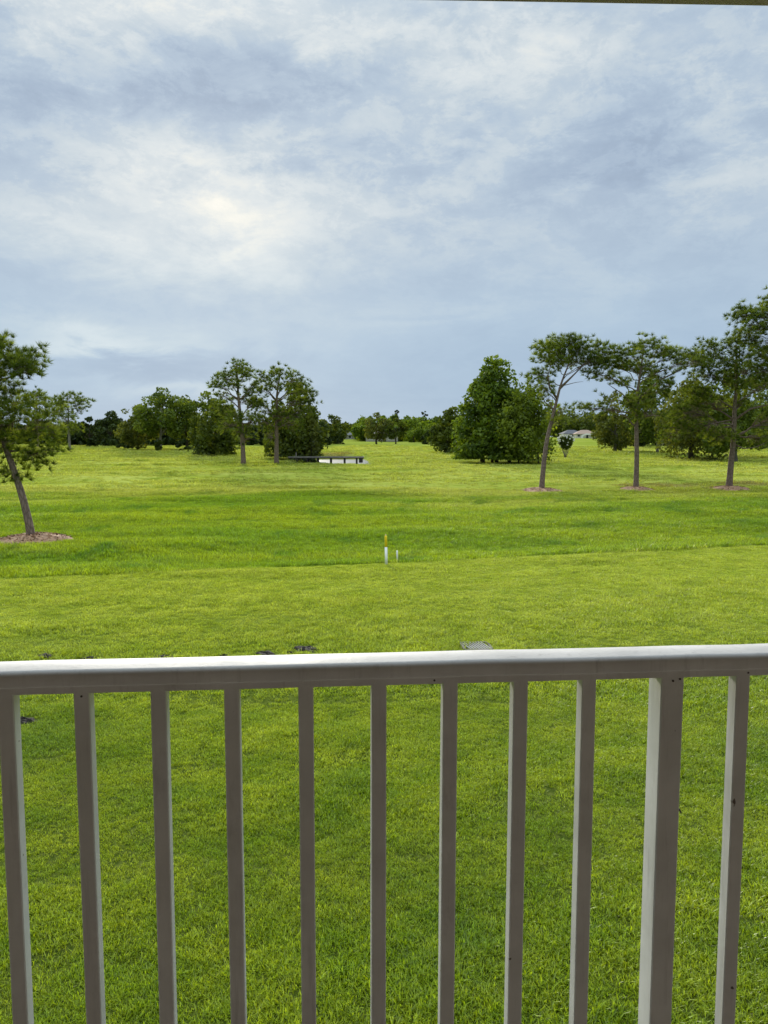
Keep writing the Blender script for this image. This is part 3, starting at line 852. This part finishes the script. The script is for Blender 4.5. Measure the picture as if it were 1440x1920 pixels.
broad('broadleaf_tree', 'rounded tree behind the pale trunk in the left grove', 348, 186, 741, 33, 'round', 'oak', .18, 32, 1800, .34, 41)
broad('broadleaf_tree', 'dark tree with upright top at the right end of the left grove', 386, 178, 733, 34, 'round', 'pine', .20, 32, 1900, .34, 42)
broad('shrub', 'small bush at the foot of the left grove beside the pale trunk', 344, 172, 824, 14, 'dome', 'dark', .0, 10, 420, .26, 43, cat='shrub', stems=3)
broad('shrub', 'small bush under the olive tree of the left grove', 298, 172, 826, 10, 'dome', 'oak', .0, 8, 300, .26, 44, cat='shrub', stems=3)
broad('shrub', 'low bush at the left foot of the left grove', 228, 176, 830, 13, 'dome', 'dark', .0, 8, 340, .26, 45, cat='shrub', stems=3)
broad('dark_tree', 'domed dark tree in the gap left of the left grove', 208, 212, 772, 31, 'dome', 'dark', .06, 30, 1700, .38, 46)
broad('dark_tree', 'lower dark tree between the pale trunked pine and domed tree', 166, 214, 782, 24, 'round', 'dark', .03, 22, 1200, .38, 47)
broad('broadleaf_tree', 'rounded green tree behind the right end of the bridge', 620, 262, 777, 29, 'dome', 'oak', .06, 34, 2200, .40, 48)
broad('shrub', 'dark bush at the foot of the rounded tree behind the bridge', 632, 250, 818, 13, 'dome', 'dark', .0, 8, 340, .34, 49, cat='shrub', stems=3)
broad('broadleaf_tree', 'tallest tree of the far centre grove', 706, 268, 774, 26, 'spread', 'olive', .20, 28, 1500, .40, 50)
broad('broadleaf_tree', 'dark stemmed tree right of the tallest in the far centre grove', 742, 262, 785, 22, 'round', 'oak', .24, 24, 1200, .40, 51)
broad('broadleaf_tree', 'light green tree in the middle of the far centre grove', 776, 290, 786, 24, 'round', 'cypress', .08, 24, 1300, .42, 52)
broad('broadleaf_tree', 'light green tree leaning on the dark round tree', 818, 285, 782, 22, 'dome', 'cypress', .06, 24, 1300, .42, 53)
broad('shrub', 'dark bush before the far centre grove', 803, 258, 808, 15, 'dome', 'dark', .0, 10, 480, .36, 54, cat='shrub', stems=3)
broad('palm_like_pine', 'thin bare pine poking above the far grove, left of two', 744, 380, 769, 4.5, 'round', 'dark', .84, 6, 90, .45, 55, trunk=.010, cat='pine tree')
broad('palm_like_pine', 'thin bare pine poking above the far grove, right of two', 797, 380, 771, 5.5, 'round', 'dark', .82, 6, 90, .45, 56, trunk=.010, cat='pine tree')
# right hand grove behind the mulched pines
broad('broadleaf_tree', 'brownish tree at the left end of the right grove', 1156, 160, 732, 40, 'round', 'olive', .08, 40, 2600, .30, 60, bk='bark_grey', loose=.15)
broad('spreading_tree', 'tree with slanting grey trunk behind the middle mulched pine', 1236, 150, 708, 54, 'spread', 'pine', .22, 56, 4200, .30, 61, bk='bark_grey', trunk=.02, lean=-.25)
broad('broadleaf_tree', 'wide olive tree between the middle and right mulched pines', 1300, 128, 698, 58, 'dome', 'olive', .12, 66, 6000, .26, 62, droop=.30, loose=.12)
broad('domed_tree', 'smooth domed tree behind the thick trunked mulched pine', 1382, 118, 686, 58, 'dome', 'pine', .16, 70, 6200, .24, 63, loose=.05, bk='bark_grey')
broad('broadleaf_tree', 'dark leafy tree at the right edge behind the tallest pine', 1452, 130, 722, 50, 'round', 'oak', .16, 44, 2800, .28, 64)
broad('dark_tree', 'dark tree low behind the middle mulched pine', 1196, 206, 770, 34, 'round', 'dark', .04, 28, 1500, .36, 65)
broad('dark_tree', 'dark tree filling the gap right of the slanting trunk', 1268, 210, 762, 40, 'round', 'dark', .04, 32, 1700, .36, 66)
broad('dark_tree', 'dark tree deep in the right grove by the thick trunk', 1350, 205, 758, 40, 'round', 'dark', .06, 32, 1700, .36, 67)
broad('dark_tree', 'dark tree deep in the right grove at the frame edge', 1425, 200, 760, 40, 'round', 'dark', .06, 32, 1700, .36, 68)
broad('shrub', 'grey green bush at the left foot of the right grove', 1146, 192, 812, 14, 'dome', 'oak', .0, 8, 420, .30, 69, cat='shrub', stems=3)


def flowering_shrub():
    r = np.random.default_rng(70)
    px, d = 1062, 132
    x, y, z = site(px, d); H = height_to(815, d, z); q = d / FPX; Wd = 17 * q
    root = tag(empty('flowering_shrub', (x, y, z)), 'small vase shaped shrub topped with white flowers beside the forked pine', 'shrub')
    mb = MB()
    for k in range(7):
        a = 2 * math.pi * k / 7
        mb.tube(curve((0.08 * math.cos(a), .08 * math.sin(a), -.1), (Wd * .6 * math.cos(a), Wd * .5 * math.sin(a), H * .6), .05, r, 4, .04), [.05, .045, .04, .03, .02], 6)
    mb.build('trunk', M['bark_grey'], root, smooth=True)
    n = 1300; C = unit(r.normal(size=(n, 3))) * r.uniform(.3, 1, (n, 1)) ** .5
    t = C[:, 2] * .5 + .5
    P = np.stack([C[:, 0] * Wd * (.55 + .5 * t), C[:, 1] * Wd * (.55 + .5 * t), H * (.34 + .62 * t)], 1)
    V, F = leaves(P, unit(C), r, .20)
    link('crown', np_mesh('crown', V, F, np.repeat(np.clip(r.normal(.4, .2, n), 0, 1), 4)), M['oak'], root)
    n = 90; C = unit(r.normal(size=(n, 3)) + np.array((0, 0, .55))); t = C[:, 2] * .5 + .5
    P = np.stack([C[:, 0] * Wd * (.6 + .5 * t), C[:, 1] * Wd * (.6 + .5 * t), H * (.36 + .64 * t)], 1)
    P = np.repeat(P, 5, 0) + r.normal(0, .07, (n * 5, 3))
    V, F = leaves(P, np.repeat(C, 5, 0), r, .14)
    o = link('blossom', np_mesh('blossom', V, F), M['blossom'], root); o['kind'] = 'stuff'


flowering_shrub()


def woods(name, label, rows, mat, seed, size):
    """a far belt of trees that reads as one mass"""
    r = np.random.default_rng(seed); Vs = []; Fs = []; Ts = []; off = 0
    for (px0, px1, d0, d1, top, cnt, jit) in rows:
        for k in range(int(cnt * 2.2)):
            px = px0 + (px1 - px0) * (k + r.uniform(0, 1)) / int(cnt * 2.2); d = r.uniform(d0, d1)
            x, y, z = site(px, d); H = height_to(top + r.normal(0, jit), d, z); Wd = H * r.uniform(.36, .6)
            B = cloud_points(r, 12, SHAPES['dome']); bl = np.stack([B[:, 0] * Wd, B[:, 1] * Wd, H * (.08 + B[:, 2] * .85)], 1)
            n = 460; i = r.integers(0, len(bl), n); nr = unit(r.normal(size=(n, 3)) + np.array((0, 0, .3)))
            C = bl[i] + nr * H * .16 * r.uniform(.6, 1.1, (n, 1)) + np.array((x, y, z))
            C[:, 2] = np.maximum(C[:, 2], z + .1)
            V, F = leaves(C, nr, r, size)
            Vs.append(V); Fs.append(F + off); off += len(V)
            Ts.append(np.repeat(np.clip(r.normal(.45, .15, n) + r.normal(0, .10), 0, 1), 4))
    o = link(name, np_mesh(name, np.concatenate(Vs), np.concatenate(Fs), np.concatenate(Ts)), M[mat])
    tag(o, label, 'woods', kind='stuff')


woods('distant_woods', 'belt of green trees along the far horizon', [(-150, 600, 330, 400, 794, 62, 5), (590, 700, 400, 470, 796, 34, 3), (850, 1020, 330, 400, 790, 12, 5), (1030, 1150, 520, 570, 776, 16, 4), (1150, 1600, 300, 380, 775, 26, 6)], 'oak', 80, .85)
woods('grove_woods', 'fresh green woods closing the view in the middle', [(675, 860, 325, 385, 788, 46, 4)], 'cypress', 83, .85)
woods('dark_woods', 'dark woods behind the left groves', [(-120, 245, 235, 262, 795, 20, 6), (235, 600, 235, 265, 795, 32, 6)], 'dark', 81, .62)
woods('dark_woods', 'dark woods behind the right hand grove', [(1160, 1560, 222, 250, 785, 24, 8)], 'dark', 82, .62)


# ------------------------------------------------------------------ mulch beds, markers, drain, worn soil
def mulch(px, d, rx, ry, label, seed, n=520):
    r = np.random.default_rng(seed)
    x, y, z = site(px, d)
    m = mulch.mat; k = 44; rings = 7
    V = [(0, 0, .28)]; F = []
    for j in range(1, rings + 1):
        for i in range(k):
            a = 2 * math.pi * i / k; t = j / rings
            w = 1 + .10 * math.sin(3 * a + seed) + .06 * math.sin(7 * a + 2 * seed)
            X, Y = rx * t * w * math.cos(a), ry * t * w * math.sin(a)
            V.append((X, Y, g1(x + X, y + Y) - z + .28 * (1 - t ** 2.2) + (.02 * r.normal() if j < rings else -.03)))
    F3 = [(0, 1 + i, 1 + (i + 1) % k) for i in range(k)]
    F4 = [(1 + (j - 1) * k + i, 1 + j * k + i, 1 + j * k + (i + 1) % k, 1 + (j - 1) * k + (i + 1) % k) for j in range(1, rings) for i in range(k)]
    mb = MB(); mb.add(V, F3 + F4)
    o = mb.build('mulch_bed', m); o.location = (x, y, z); tag(o, label, 'mulch bed', 'mulch beds under pines')
    a = r.uniform(0, 2 * np.pi, n); q = np.sqrt(r.uniform(0, 1, n)) * .97
    X, Y = rx * q * np.cos(a), ry * q * np.sin(a)
    C = np.stack([X, Y, gz(x + X, y + Y) - z + .28 * (1 - q ** 2.2) + .03], 1)
    Vc, Fc = leaves(C, np.tile(UP, (n, 1)), r, .065, .9)
    c = link('bark_chips', np_mesh('bark_chips', Vc, Fc, np.repeat(r.uniform(0, 1, n), 4)), mulch.chip, o); c['kind'] = 'stuff'


mulch.mat = solid('mulch', (.36, .22, .13), .95, .45, 5, .8, 18)
mulch.chip = leafy('bark_chip', (.06, .03, .018), (.36, .22, .13), (.58, .42, .28), .02, (1, 1, 1), .01, 1.5)
mulch(52, 33.6, 1.7, 1.6, 'pinkish mulch mound round the foot of the leaning pine', 1)
mulch(1019, 61.4, 1.85, 1.7, 'mulch ring round the foot of the forked pine', 2, 320)
mulch(1197, 61.6, 1.55, 1.6, 'mulch ring round the foot of the straight middle pine', 3, 300)
mulch(1374, 61.8, 1.7, 1.6, 'thin mulch ring round the foot of the thick trunked pine', 4, 260)


def marker(px, d, h, rad, label, lean, band):
    white = solid('marker_white', (.80, .80, .76), .45, .04, 8)
    x, y, z = site(px, d)
    if band:
        root = tag(empty('marker_post', (x, y, z)), label, 'marker post'); root.rotation_euler = (0, lean, 0)
        mb = MB(); mb.tube([(0, 0, -.15), (0, 0, h * .58)], [rad, rad], 14); mb.build('post', white, root, True)
        yel = solid('marker_yellow', (.90, .64, .02), .45, .05, 8)
        mb = MB(); mb.tube([(0, 0, h * .58), (0, 0, h * .90), (0, 0, h * .93), (0, 0, h * .95)], [rad * .985, rad * .985, rad * .9, rad * .55], 14); mb.build('yellow_band', yel, root, True)
        cp = solid('marker_cap', (.62, .50, .25), .5, .05, 8)
        mb = MB(); mb.tube([(0, 0, h * .95), (0, 0, h * .985), (0, 0, h)], [rad * .56, rad * .50, rad * .15], 12); mb.build('cap', cp, root, True)
    else:
        mb = MB(); mb.tube([(0, 0, -.15), (0, 0, h * .96), (0, 0, h)], [rad, rad, rad * .7], 12)
        o = mb.build('short_stake', white, smooth=True); o.location = (x, y, z); o.rotation_euler = (0, lean, 0)
        tag(o, label, 'stake')


marker(724.5, 26.7, 1.09, .047, 'white marker post with yellow top standing at the mown edge', R(-1.2), True)
marker(745.5, 27.6, .44, .031, 'short plain white stake beside the yellow topped post', R(-1.5), False)


def drain():
    conc = solid('drain_concrete', (.13, .125, .10), .9, .3, 9, .3, 40)
    iron = solid('grate_metal', (.33, .32, .28), .7, .3, 12, .2, 60)
    pit = solid('pit_shade', (.012, .012, .010), .95, .1)
    x, y, z = site(898, 16.05); z += .014
    root = tag(empty('storm_drain', (x, y, z), R(4)), 'square metal storm drain grate set in the mown lawn above the handrail', 'drain grate')
    w, dp = .58, .60
    mb = MB()
    for c, sz in (((0, dp / 2, 0), (w, .05, .07)), ((0, -dp / 2, 0), (w, .05, .07)), ((w / 2, 0, 0), (.05, dp - .052, .07)), ((-w / 2, 0, 0), (.05, dp - .052, .07))): mb.box(c, sz)
    mb.build('frame', conc, root)
    MB().box((0, 0, -.028), (w - .052, dp - .052, .012)).build('pit', pit, root)  # near-black plate standing in for the shade below the bars
    proto = None
    for k in range(8):
        xx = -w / 2 + .062 + k * (w - .124) / 7
        if proto is None: o = proto = MB().box((0, 0, 0), (.023, dp - .03, .022), R(12)).build('bar', iron, root)
        else: o = proto.copy(); COL.objects.link(o); o.parent = root
        o.location = (xx * .93, 0, .022)


drain()
SOIL = [(490, 15.55, .30, .16), (569, 15.95, .42, .14), (62, 15.3, .22, .18), (150, 15.2, .20, .12), (296, 15.3, .24, .10), (410, 15.35, .12, .08), (22, 11.75, .30, .10), (540, 15.6, .12, .07)]


def soil_marks():
    m = solid('bare_soil', (.011, .008, .005), .95, .5, 14, 1.0, 30)
    r = np.random.default_rng(5)
    for px, d, a, b in SOIL:
        a, b = a * .85, b * .85
        x, y, z = site(px, d); mb = MB(); k = 16; rings = 4
        V = [(0, 0, .022)]; rot = R(-38) if px > 400 else R(r.uniform(-20, 20))
        for j in range(1, rings + 1):
            for i in range(k):
                q = 2 * math.pi * i / k; t = j / rings * (1 + .18 * r.normal())
                X, Y = a * t * math.cos(q), b * 1.6 * t * math.sin(q)
                X, Y = X * math.cos(rot) - Y * math.sin(rot), X * math.sin(rot) + Y * math.cos(rot)
                V.append((X, Y, .022 * (1 - (j / rings) ** 1.5) + (abs(r.normal()) * .016 if j < rings else -.02)))
        F = [(0, 1 + i, 1 + (i + 1) % k) for i in range(k)] + [(1 + (j - 1) * k + i, 1 + j * k + i, 1 + j * k + (i + 1) % k, 1 + (j - 1) * k + (i + 1) % k) for j in range(1, rings) for i in range(k)]
        o = mb.add(V, F).build('bare_soil', m); o.location = (x, y, z); tag(o, kind='structure')


soil_marks()

# ------------------------------------------------------------------ footbridge
def bridge():
    d = 113.5; q = d / FPX
    X = lambda px: (px - 720) * q * .992
    x0, x1 = X(538), X(682)
    top = CAM_Z + d * math.tan(math.atan((960 - 857.3) / FPX) - PITCH)
    root = tag(empty('footbridge', (X(612), d, WATER_Z)), 'low grey timber footbridge on dark posts over bright water', 'bridge')
    def own(o): o.parent = root; o.matrix_parent_inverse = root.matrix_basis.inverted(); return o
    hgt = .13; wd = 2.4
    # deck boards, each laid across the stringers
    r = random.Random(3); n = int((x1 - x0) / .30); proto = None
    for k in range(n):
        x = x0 + (k + .5) * (x1 - x0) / n
        if proto is None: o = proto = MB().box((0, 0, 0), (.285, wd, .05)).build('board', M['wood'])
        else: o = proto.copy(); COL.objects.link(o)
        o.location = (x, d + wd / 2, top - .025 + r.uniform(-.006, .006)); own(o)
    mb = MB()
    for yy in (d + .10, d + wd - .10): mb.box(((x0 + x1) / 2, yy, top - .05 - .075), (x1 - x0 - .1, .10, .15))
    own(mb.build('stringer', M['wood_dark']))
    MB_ = None
    for i, px in enumerate((556, 575, 594, 619, 645, 668)):
        for yy in (d + .03, d + wd - .2):
            o = own(MB().tube([(X(px), yy, WATER_Z - .8), (X(px), yy, top - .19)], [.11, .10], 8).build('pile', M['wood_dark']))
    # low kerb timber along the front edge of the deck
    own(MB().box(((x0 + x1) / 2, d + .10, top + .075), (x1 - x0, .12, .10)).build('kerb_timber', M['wood']))
    own(MB().box((X(676), d + wd / 2, top - .45), (.5, wd + .6, .7)).build('abutment', M['wood_dark']))
    # pale post standing at the left end of the deck
    own(MB().tube([(X(554), d + .2, top - .3), (X(554), d + .2, top + .72)], [.11, .07], 8).build('end_post', M['wood']))


bridge()


# ------------------------------------------------------------------ far houses
def house(px, d, rz, w, dp, wall_h, roof_h, roof_col, label, arch=False, seed=0, wc=(.62, .58, .50)):
    x, y, z = site(px, d)
    wallm = solid('house_wall', wc, .9, .06, 2); roofm = solid('roof_shingle', roof_col, .95, .2, 6, .5, 20)
    glass = solid('house_glass', (.03, .035, .04), .1, 0, 1); trim = solid('house_trim', (.80, .79, .75), .7, .03)
    root = tag(empty('house', (x, y, z), rz), label, 'house')
    MB().box((0, 0, wall_h / 2), (w, dp, wall_h)).build('wall', wallm, root)
    e = .6; hx, hy = w / 2 + e, dp / 2 + e; rl = max(.5, w / 2 - dp / 2)
    v = [(-hx, -hy, wall_h), (hx, -hy, wall_h), (hx, hy, wall_h), (-hx, hy, wall_h), (-rl, 0, wall_h + roof_h), (rl, 0, wall_h + roof_h),
         (-hx, -hy, wall_h - .2), (hx, -hy, wall_h - .2), (hx, hy, wall_h - .2), (-hx, hy, wall_h - .2)]
    mb = MB().add(v, [(0, 1, 5, 4), (1, 2, 5), (2, 3, 4, 5), (3, 0, 4), (6, 7, 1, 0), (7, 8, 2, 1), (8, 9, 3, 2), (9, 6, 0, 3), (9, 8, 7, 6)])
    mb.build('roof', roofm, root)
    for xx in ((-w * .34, w * .30) if arch else (-w * .32, -w * .08, w * .26)):
        f = MB().box((xx, -dp / 2 - .03, 1.55), (1.7, .10, 1.5)).build('window', trim, root)
        MB().box((xx, -dp / 2 - .085, 1.55), (1.4, .03, 1.2)).build('pane', glass, f)
    dr = MB().box((w * .08, -dp / 2 - .04, 1.1), (1.2, .1, 2.2)).build('door', glass, root)
    if arch:
        # arched white porch in front of the door
        n = 14; ro, ri = 2.6, 1.8; V = []; F = []
        for k in range(n + 1):
            a = math.pi * k / n
            for yy in (-dp / 2 - 1.6, -dp / 2 - 1.3):
                V += [(w * .08 + ro * 1.5 * math.cos(a), yy, .9 + ro * .75 * math.sin(a)), (w * .08 + ri * 1.5 * math.cos(a), yy, .9 + ri * .62 * math.sin(a))]
        for k in range(n):
            b = k * 4; F += [(b, b + 4, b + 5, b + 1), (b + 2, b + 3, b + 7, b + 6), (b, b + 2, b + 6, b + 4), (b + 1, b + 5, b + 7, b + 3)]
        for s in (-1, 1): pass
        mb = MB().add(V, F)
        for s in (-1, 1): mb.box((w * .08 + s * 3.3, -dp / 2 - 1.45, .45), (1.2, .3, .9))
        mb.build('porch_arch', trim, root)


house(1072, 478, R(6), 12, 8, 2.6, 2.3, (.13, .13, .14), 'far house with grey hip roof left of the arched house', seed=1)
house(1097, 468, R(-4), 12, 8, 2.6, 2.4, (.40, .29, .22), 'far house with tan roof and white arched porch', True, 2)
house(716, 318, R(0), 13, 8, 2.6, 1.8, (.28, .24, .20), 'pale far house half hidden under the centre grove', seed=3, wc=(.34, .32, .28))
house(672, 400, R(10), 16, 8, 2.6, 1.8, (.16, .16, .17), 'grey roofed far house between the bridge tree and centre grove', seed=4, wc=(.26, .25, .23))

# ------------------------------------------------------------------ grass
def tuft_mesh(name, seed, n, rad, h, w, lean):
    r = np.random.default_rng(seed)
    a = r.uniform(0, 6.283, n); q = np.sqrt(r.uniform(0, 1, n)) * rad
    base = np.stack([q * np.cos(a), q * np.sin(a), np.full(n, -.012)], 1)
    hd = r.uniform(0, 6.283, n); out = np.stack([np.cos(hd), np.sin(hd), 0 * hd], 1)
    side = np.stack([-np.sin(hd + r.normal(0, .5, n)), np.cos(hd), 0 * hd], 1) * (w * r.uniform(.6, 1.2, n))[:, None]
    H = (h * r.uniform(.5, 1.15, n))[:, None]; l = (lean * r.uniform(.2, 1.3, n))[:, None]
    mid = base + UP * H * .62 + out * H * l * .45; tip = base + UP * H + out * H * l * 1.25
    V = np.stack([base - side * .8, base + side * .8, mid + side, mid - side, tip], 1).reshape(-1, 3)
    b = np.arange(n)[:, None] * 5
    T3 = np.concatenate([b + np.array([0, 1, 2]), b + np.array([0, 2, 3]), b + np.array([3, 2, 4])], 0)
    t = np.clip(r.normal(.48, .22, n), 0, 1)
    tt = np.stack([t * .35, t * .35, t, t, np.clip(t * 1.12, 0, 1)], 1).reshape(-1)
    return np_mesh(name, V, T3, tt)


def scatter(name, label, X, Y, scl, protos, seed):
    r = np.random.default_rng(seed); n = len(X)
    me = bpy.data.meshes.new(name)
    V = np.stack([X, Y, gz(X, Y)], 1).astype(np.float32)
    me.vertices.add(n); me.vertices.foreach_set('co', V.ravel())
    a = me.attributes.new('spin', 'FLOAT_VECTOR', 'POINT')
    rot = np.stack([r.normal(0, .10, n), r.normal(0, .10, n), r.uniform(0, 6.283, n)], 1).astype(np.float32); a.data.foreach_set('vector', rot.ravel())
    a = me.attributes.new('size', 'FLOAT', 'POINT'); a.data.foreach_set('value', scl.astype(np.float32))
    c = bpy.data.collections.new(name + '_tufts')
    for i, pm in enumerate(protos):
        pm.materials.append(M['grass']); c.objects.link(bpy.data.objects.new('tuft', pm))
    g = bpy.data.node_groups.new(name, 'GeometryNodeTree')
    g.interface.new_socket('Geometry', in_out='INPUT', socket_type='NodeSocketGeometry')
    g.interface.new_socket('Geometry', in_out='OUTPUT', socket_type='NodeSocketGeometry')
    N = g.nodes; gi = N.new('NodeGroupInput'); go = N.new('NodeGroupOutput')
    ci = N.new('GeometryNodeCollectionInfo'); ci.inputs['Collection'].default_value = c
    ci.inputs['Separate Children'].default_value = True; ci.inputs['Reset Children'].default_value = True
    ip = N.new('GeometryNodeInstanceOnPoints'); ip.inputs['Pick Instance'].default_value = True
    na = N.new('GeometryNodeInputNamedAttribute'); na.data_type = 'FLOAT_VECTOR'; na.inputs[0].default_value = 'spin'
    ns = N.new('GeometryNodeInputNamedAttribute'); ns.data_type = 'FLOAT'; ns.inputs[0].default_value = 'size'
    rv = N.new('FunctionNodeRandomValue'); rv.data_type = 'INT'
    rv.inputs['Min'].default_value = 0; rv.inputs['Max'].default_value = len(protos) - 1
    L = g.links
    L.new(gi.outputs[0], ip.inputs['Points']); L.new(ci.outputs[0], ip.inputs['Instance'])
    L.new(na.outputs[0], ip.inputs['Rotation']); L.new(ns.outputs[0], ip.inputs['Scale'])
    for o_ in rv.outputs:
        if o_.enabled and o_.type == 'INT': L.new(o_, ip.inputs['Instance Index'])
    L.new(ip.outputs[0], go.inputs[0])
    o = link(name, me, M['grass']); md = o.modifiers.new('grass', 'NODES'); md.node_group = g
    tag(o, label, 'grass', kind='stuff')


def edge_np(x, y): return y - EDGE_Y0 - (x - EDGE_X0) * EDGE_SLOPE + .35 * np.sin(x * .7) * .4


def clear_of(x, y, keep):
    for px, d, a, b in SOIL:
        sx, sy, _ = site(px, d); keep &= ((x - sx) ** 2 + (y - sy) ** 2 > (max(a, b) * .80) ** 2) | (rng.uniform(0, 1, len(x)) < .12)
    sx, sy, _ = site(898, 16.05); keep &= (np.abs(x - sx) > .30) | (np.abs(y - sy) > .27)
    for px, d, rx in ((52, 33.6, 1.6), (1019, 61.4, 1.6), (1197, 61.6, 1.4), (1374, 61.8, 1.4)):
        sx, sy, _ = site(px, d); keep &= ((x - sx) ** 2 + (y - sy) ** 2 > (rx * 1.12) ** 2) | (rng.uniform(0, 1, len(x)) < .05)
    return keep


def wedge(n, d0, d1, half, margin):
    """points evenly spread over the ground between two distances and inside the view plus a margin"""
    y = np.sqrt(rng.uniform(d0 ** 2, d1 ** 2, n)); x = rng.uniform(-1, 1, n) * (y * half + margin); return x, y


short = [tuft_mesh('short_tuft', 100 + i, 34, .085, .050, .0035, .80) for i in range(6)]
x1, y1 = wedge(46000, 3.0, 12.5, .56, 1.5)
x2, y2 = wedge(62000, 12.0, 31.5, .54, 2.0)
X = np.concatenate([x1, x2]); Y = np.concatenate([y1, y2])
s = np.concatenate([rng.uniform(.75, 1.2, len(x1)), rng.uniform(1.0, 1.7, len(x2))])
s *= 1 + .34 * np.clip(W_mid(X * 2.3, Y * 2.3), -1, 1)
thin = W_mid(X * 3.1 + 9, Y * 3.1) + W_small(X * .9, Y * .9)
k = clear_of(X, Y, (edge_np(X, Y) < .0) & (rng.uniform(0, 1, len(X)) > np.clip(thin * .28 - .05, 0, .6)))
scatter('mown_grass', 'short mown lawn grass between the building and the marker posts', X[k], Y[k], s[k], short, 1)

rough_p = [tuft_mesh('rough_tuft', 200 + i, 42, .26, .17, .0075, .8) for i in range(6)]
x1, y1 = wedge(60000, 22, 62, .56, 3.0)
s = rng.uniform(.7, 1.25, len(x1)) * (1 + .30 * np.clip(W_mid(x1 * 1.6, y1 * 1.6), -1, 1))
k = clear_of(x1, y1, edge_np(x1, y1) > .03)
scatter('rough_grass', 'longer lush grass in the swale beyond the mown edge', x1[k], y1[k], s[k], rough_p, 2)

fair_p = [tuft_mesh('fairway_tuft', 300 + i, 46, .60, .20, .016, .9) for i in range(5)]
x1, y1 = wedge(52000, 58, 215, .56, 4.0)
keep = (rng.uniform(0, 1, len(x1)) < 75 / np.maximum(y1, 75)) & (pond_q(x1, y1) > 1.4)
s = rng.uniform(.5, 1.15, len(x1)) * (1 + .45 * np.clip(W_mid(x1 * .8, y1 * .8), -1, 1)) * np.clip(y1 / 95, .8, 1.5)
k = clear_of(x1, y1, keep)
scatter('fairway_grass', 'pale uneven grass of the open ground before the groves', x1[k], y1[k], s[k], fair_p, 3)
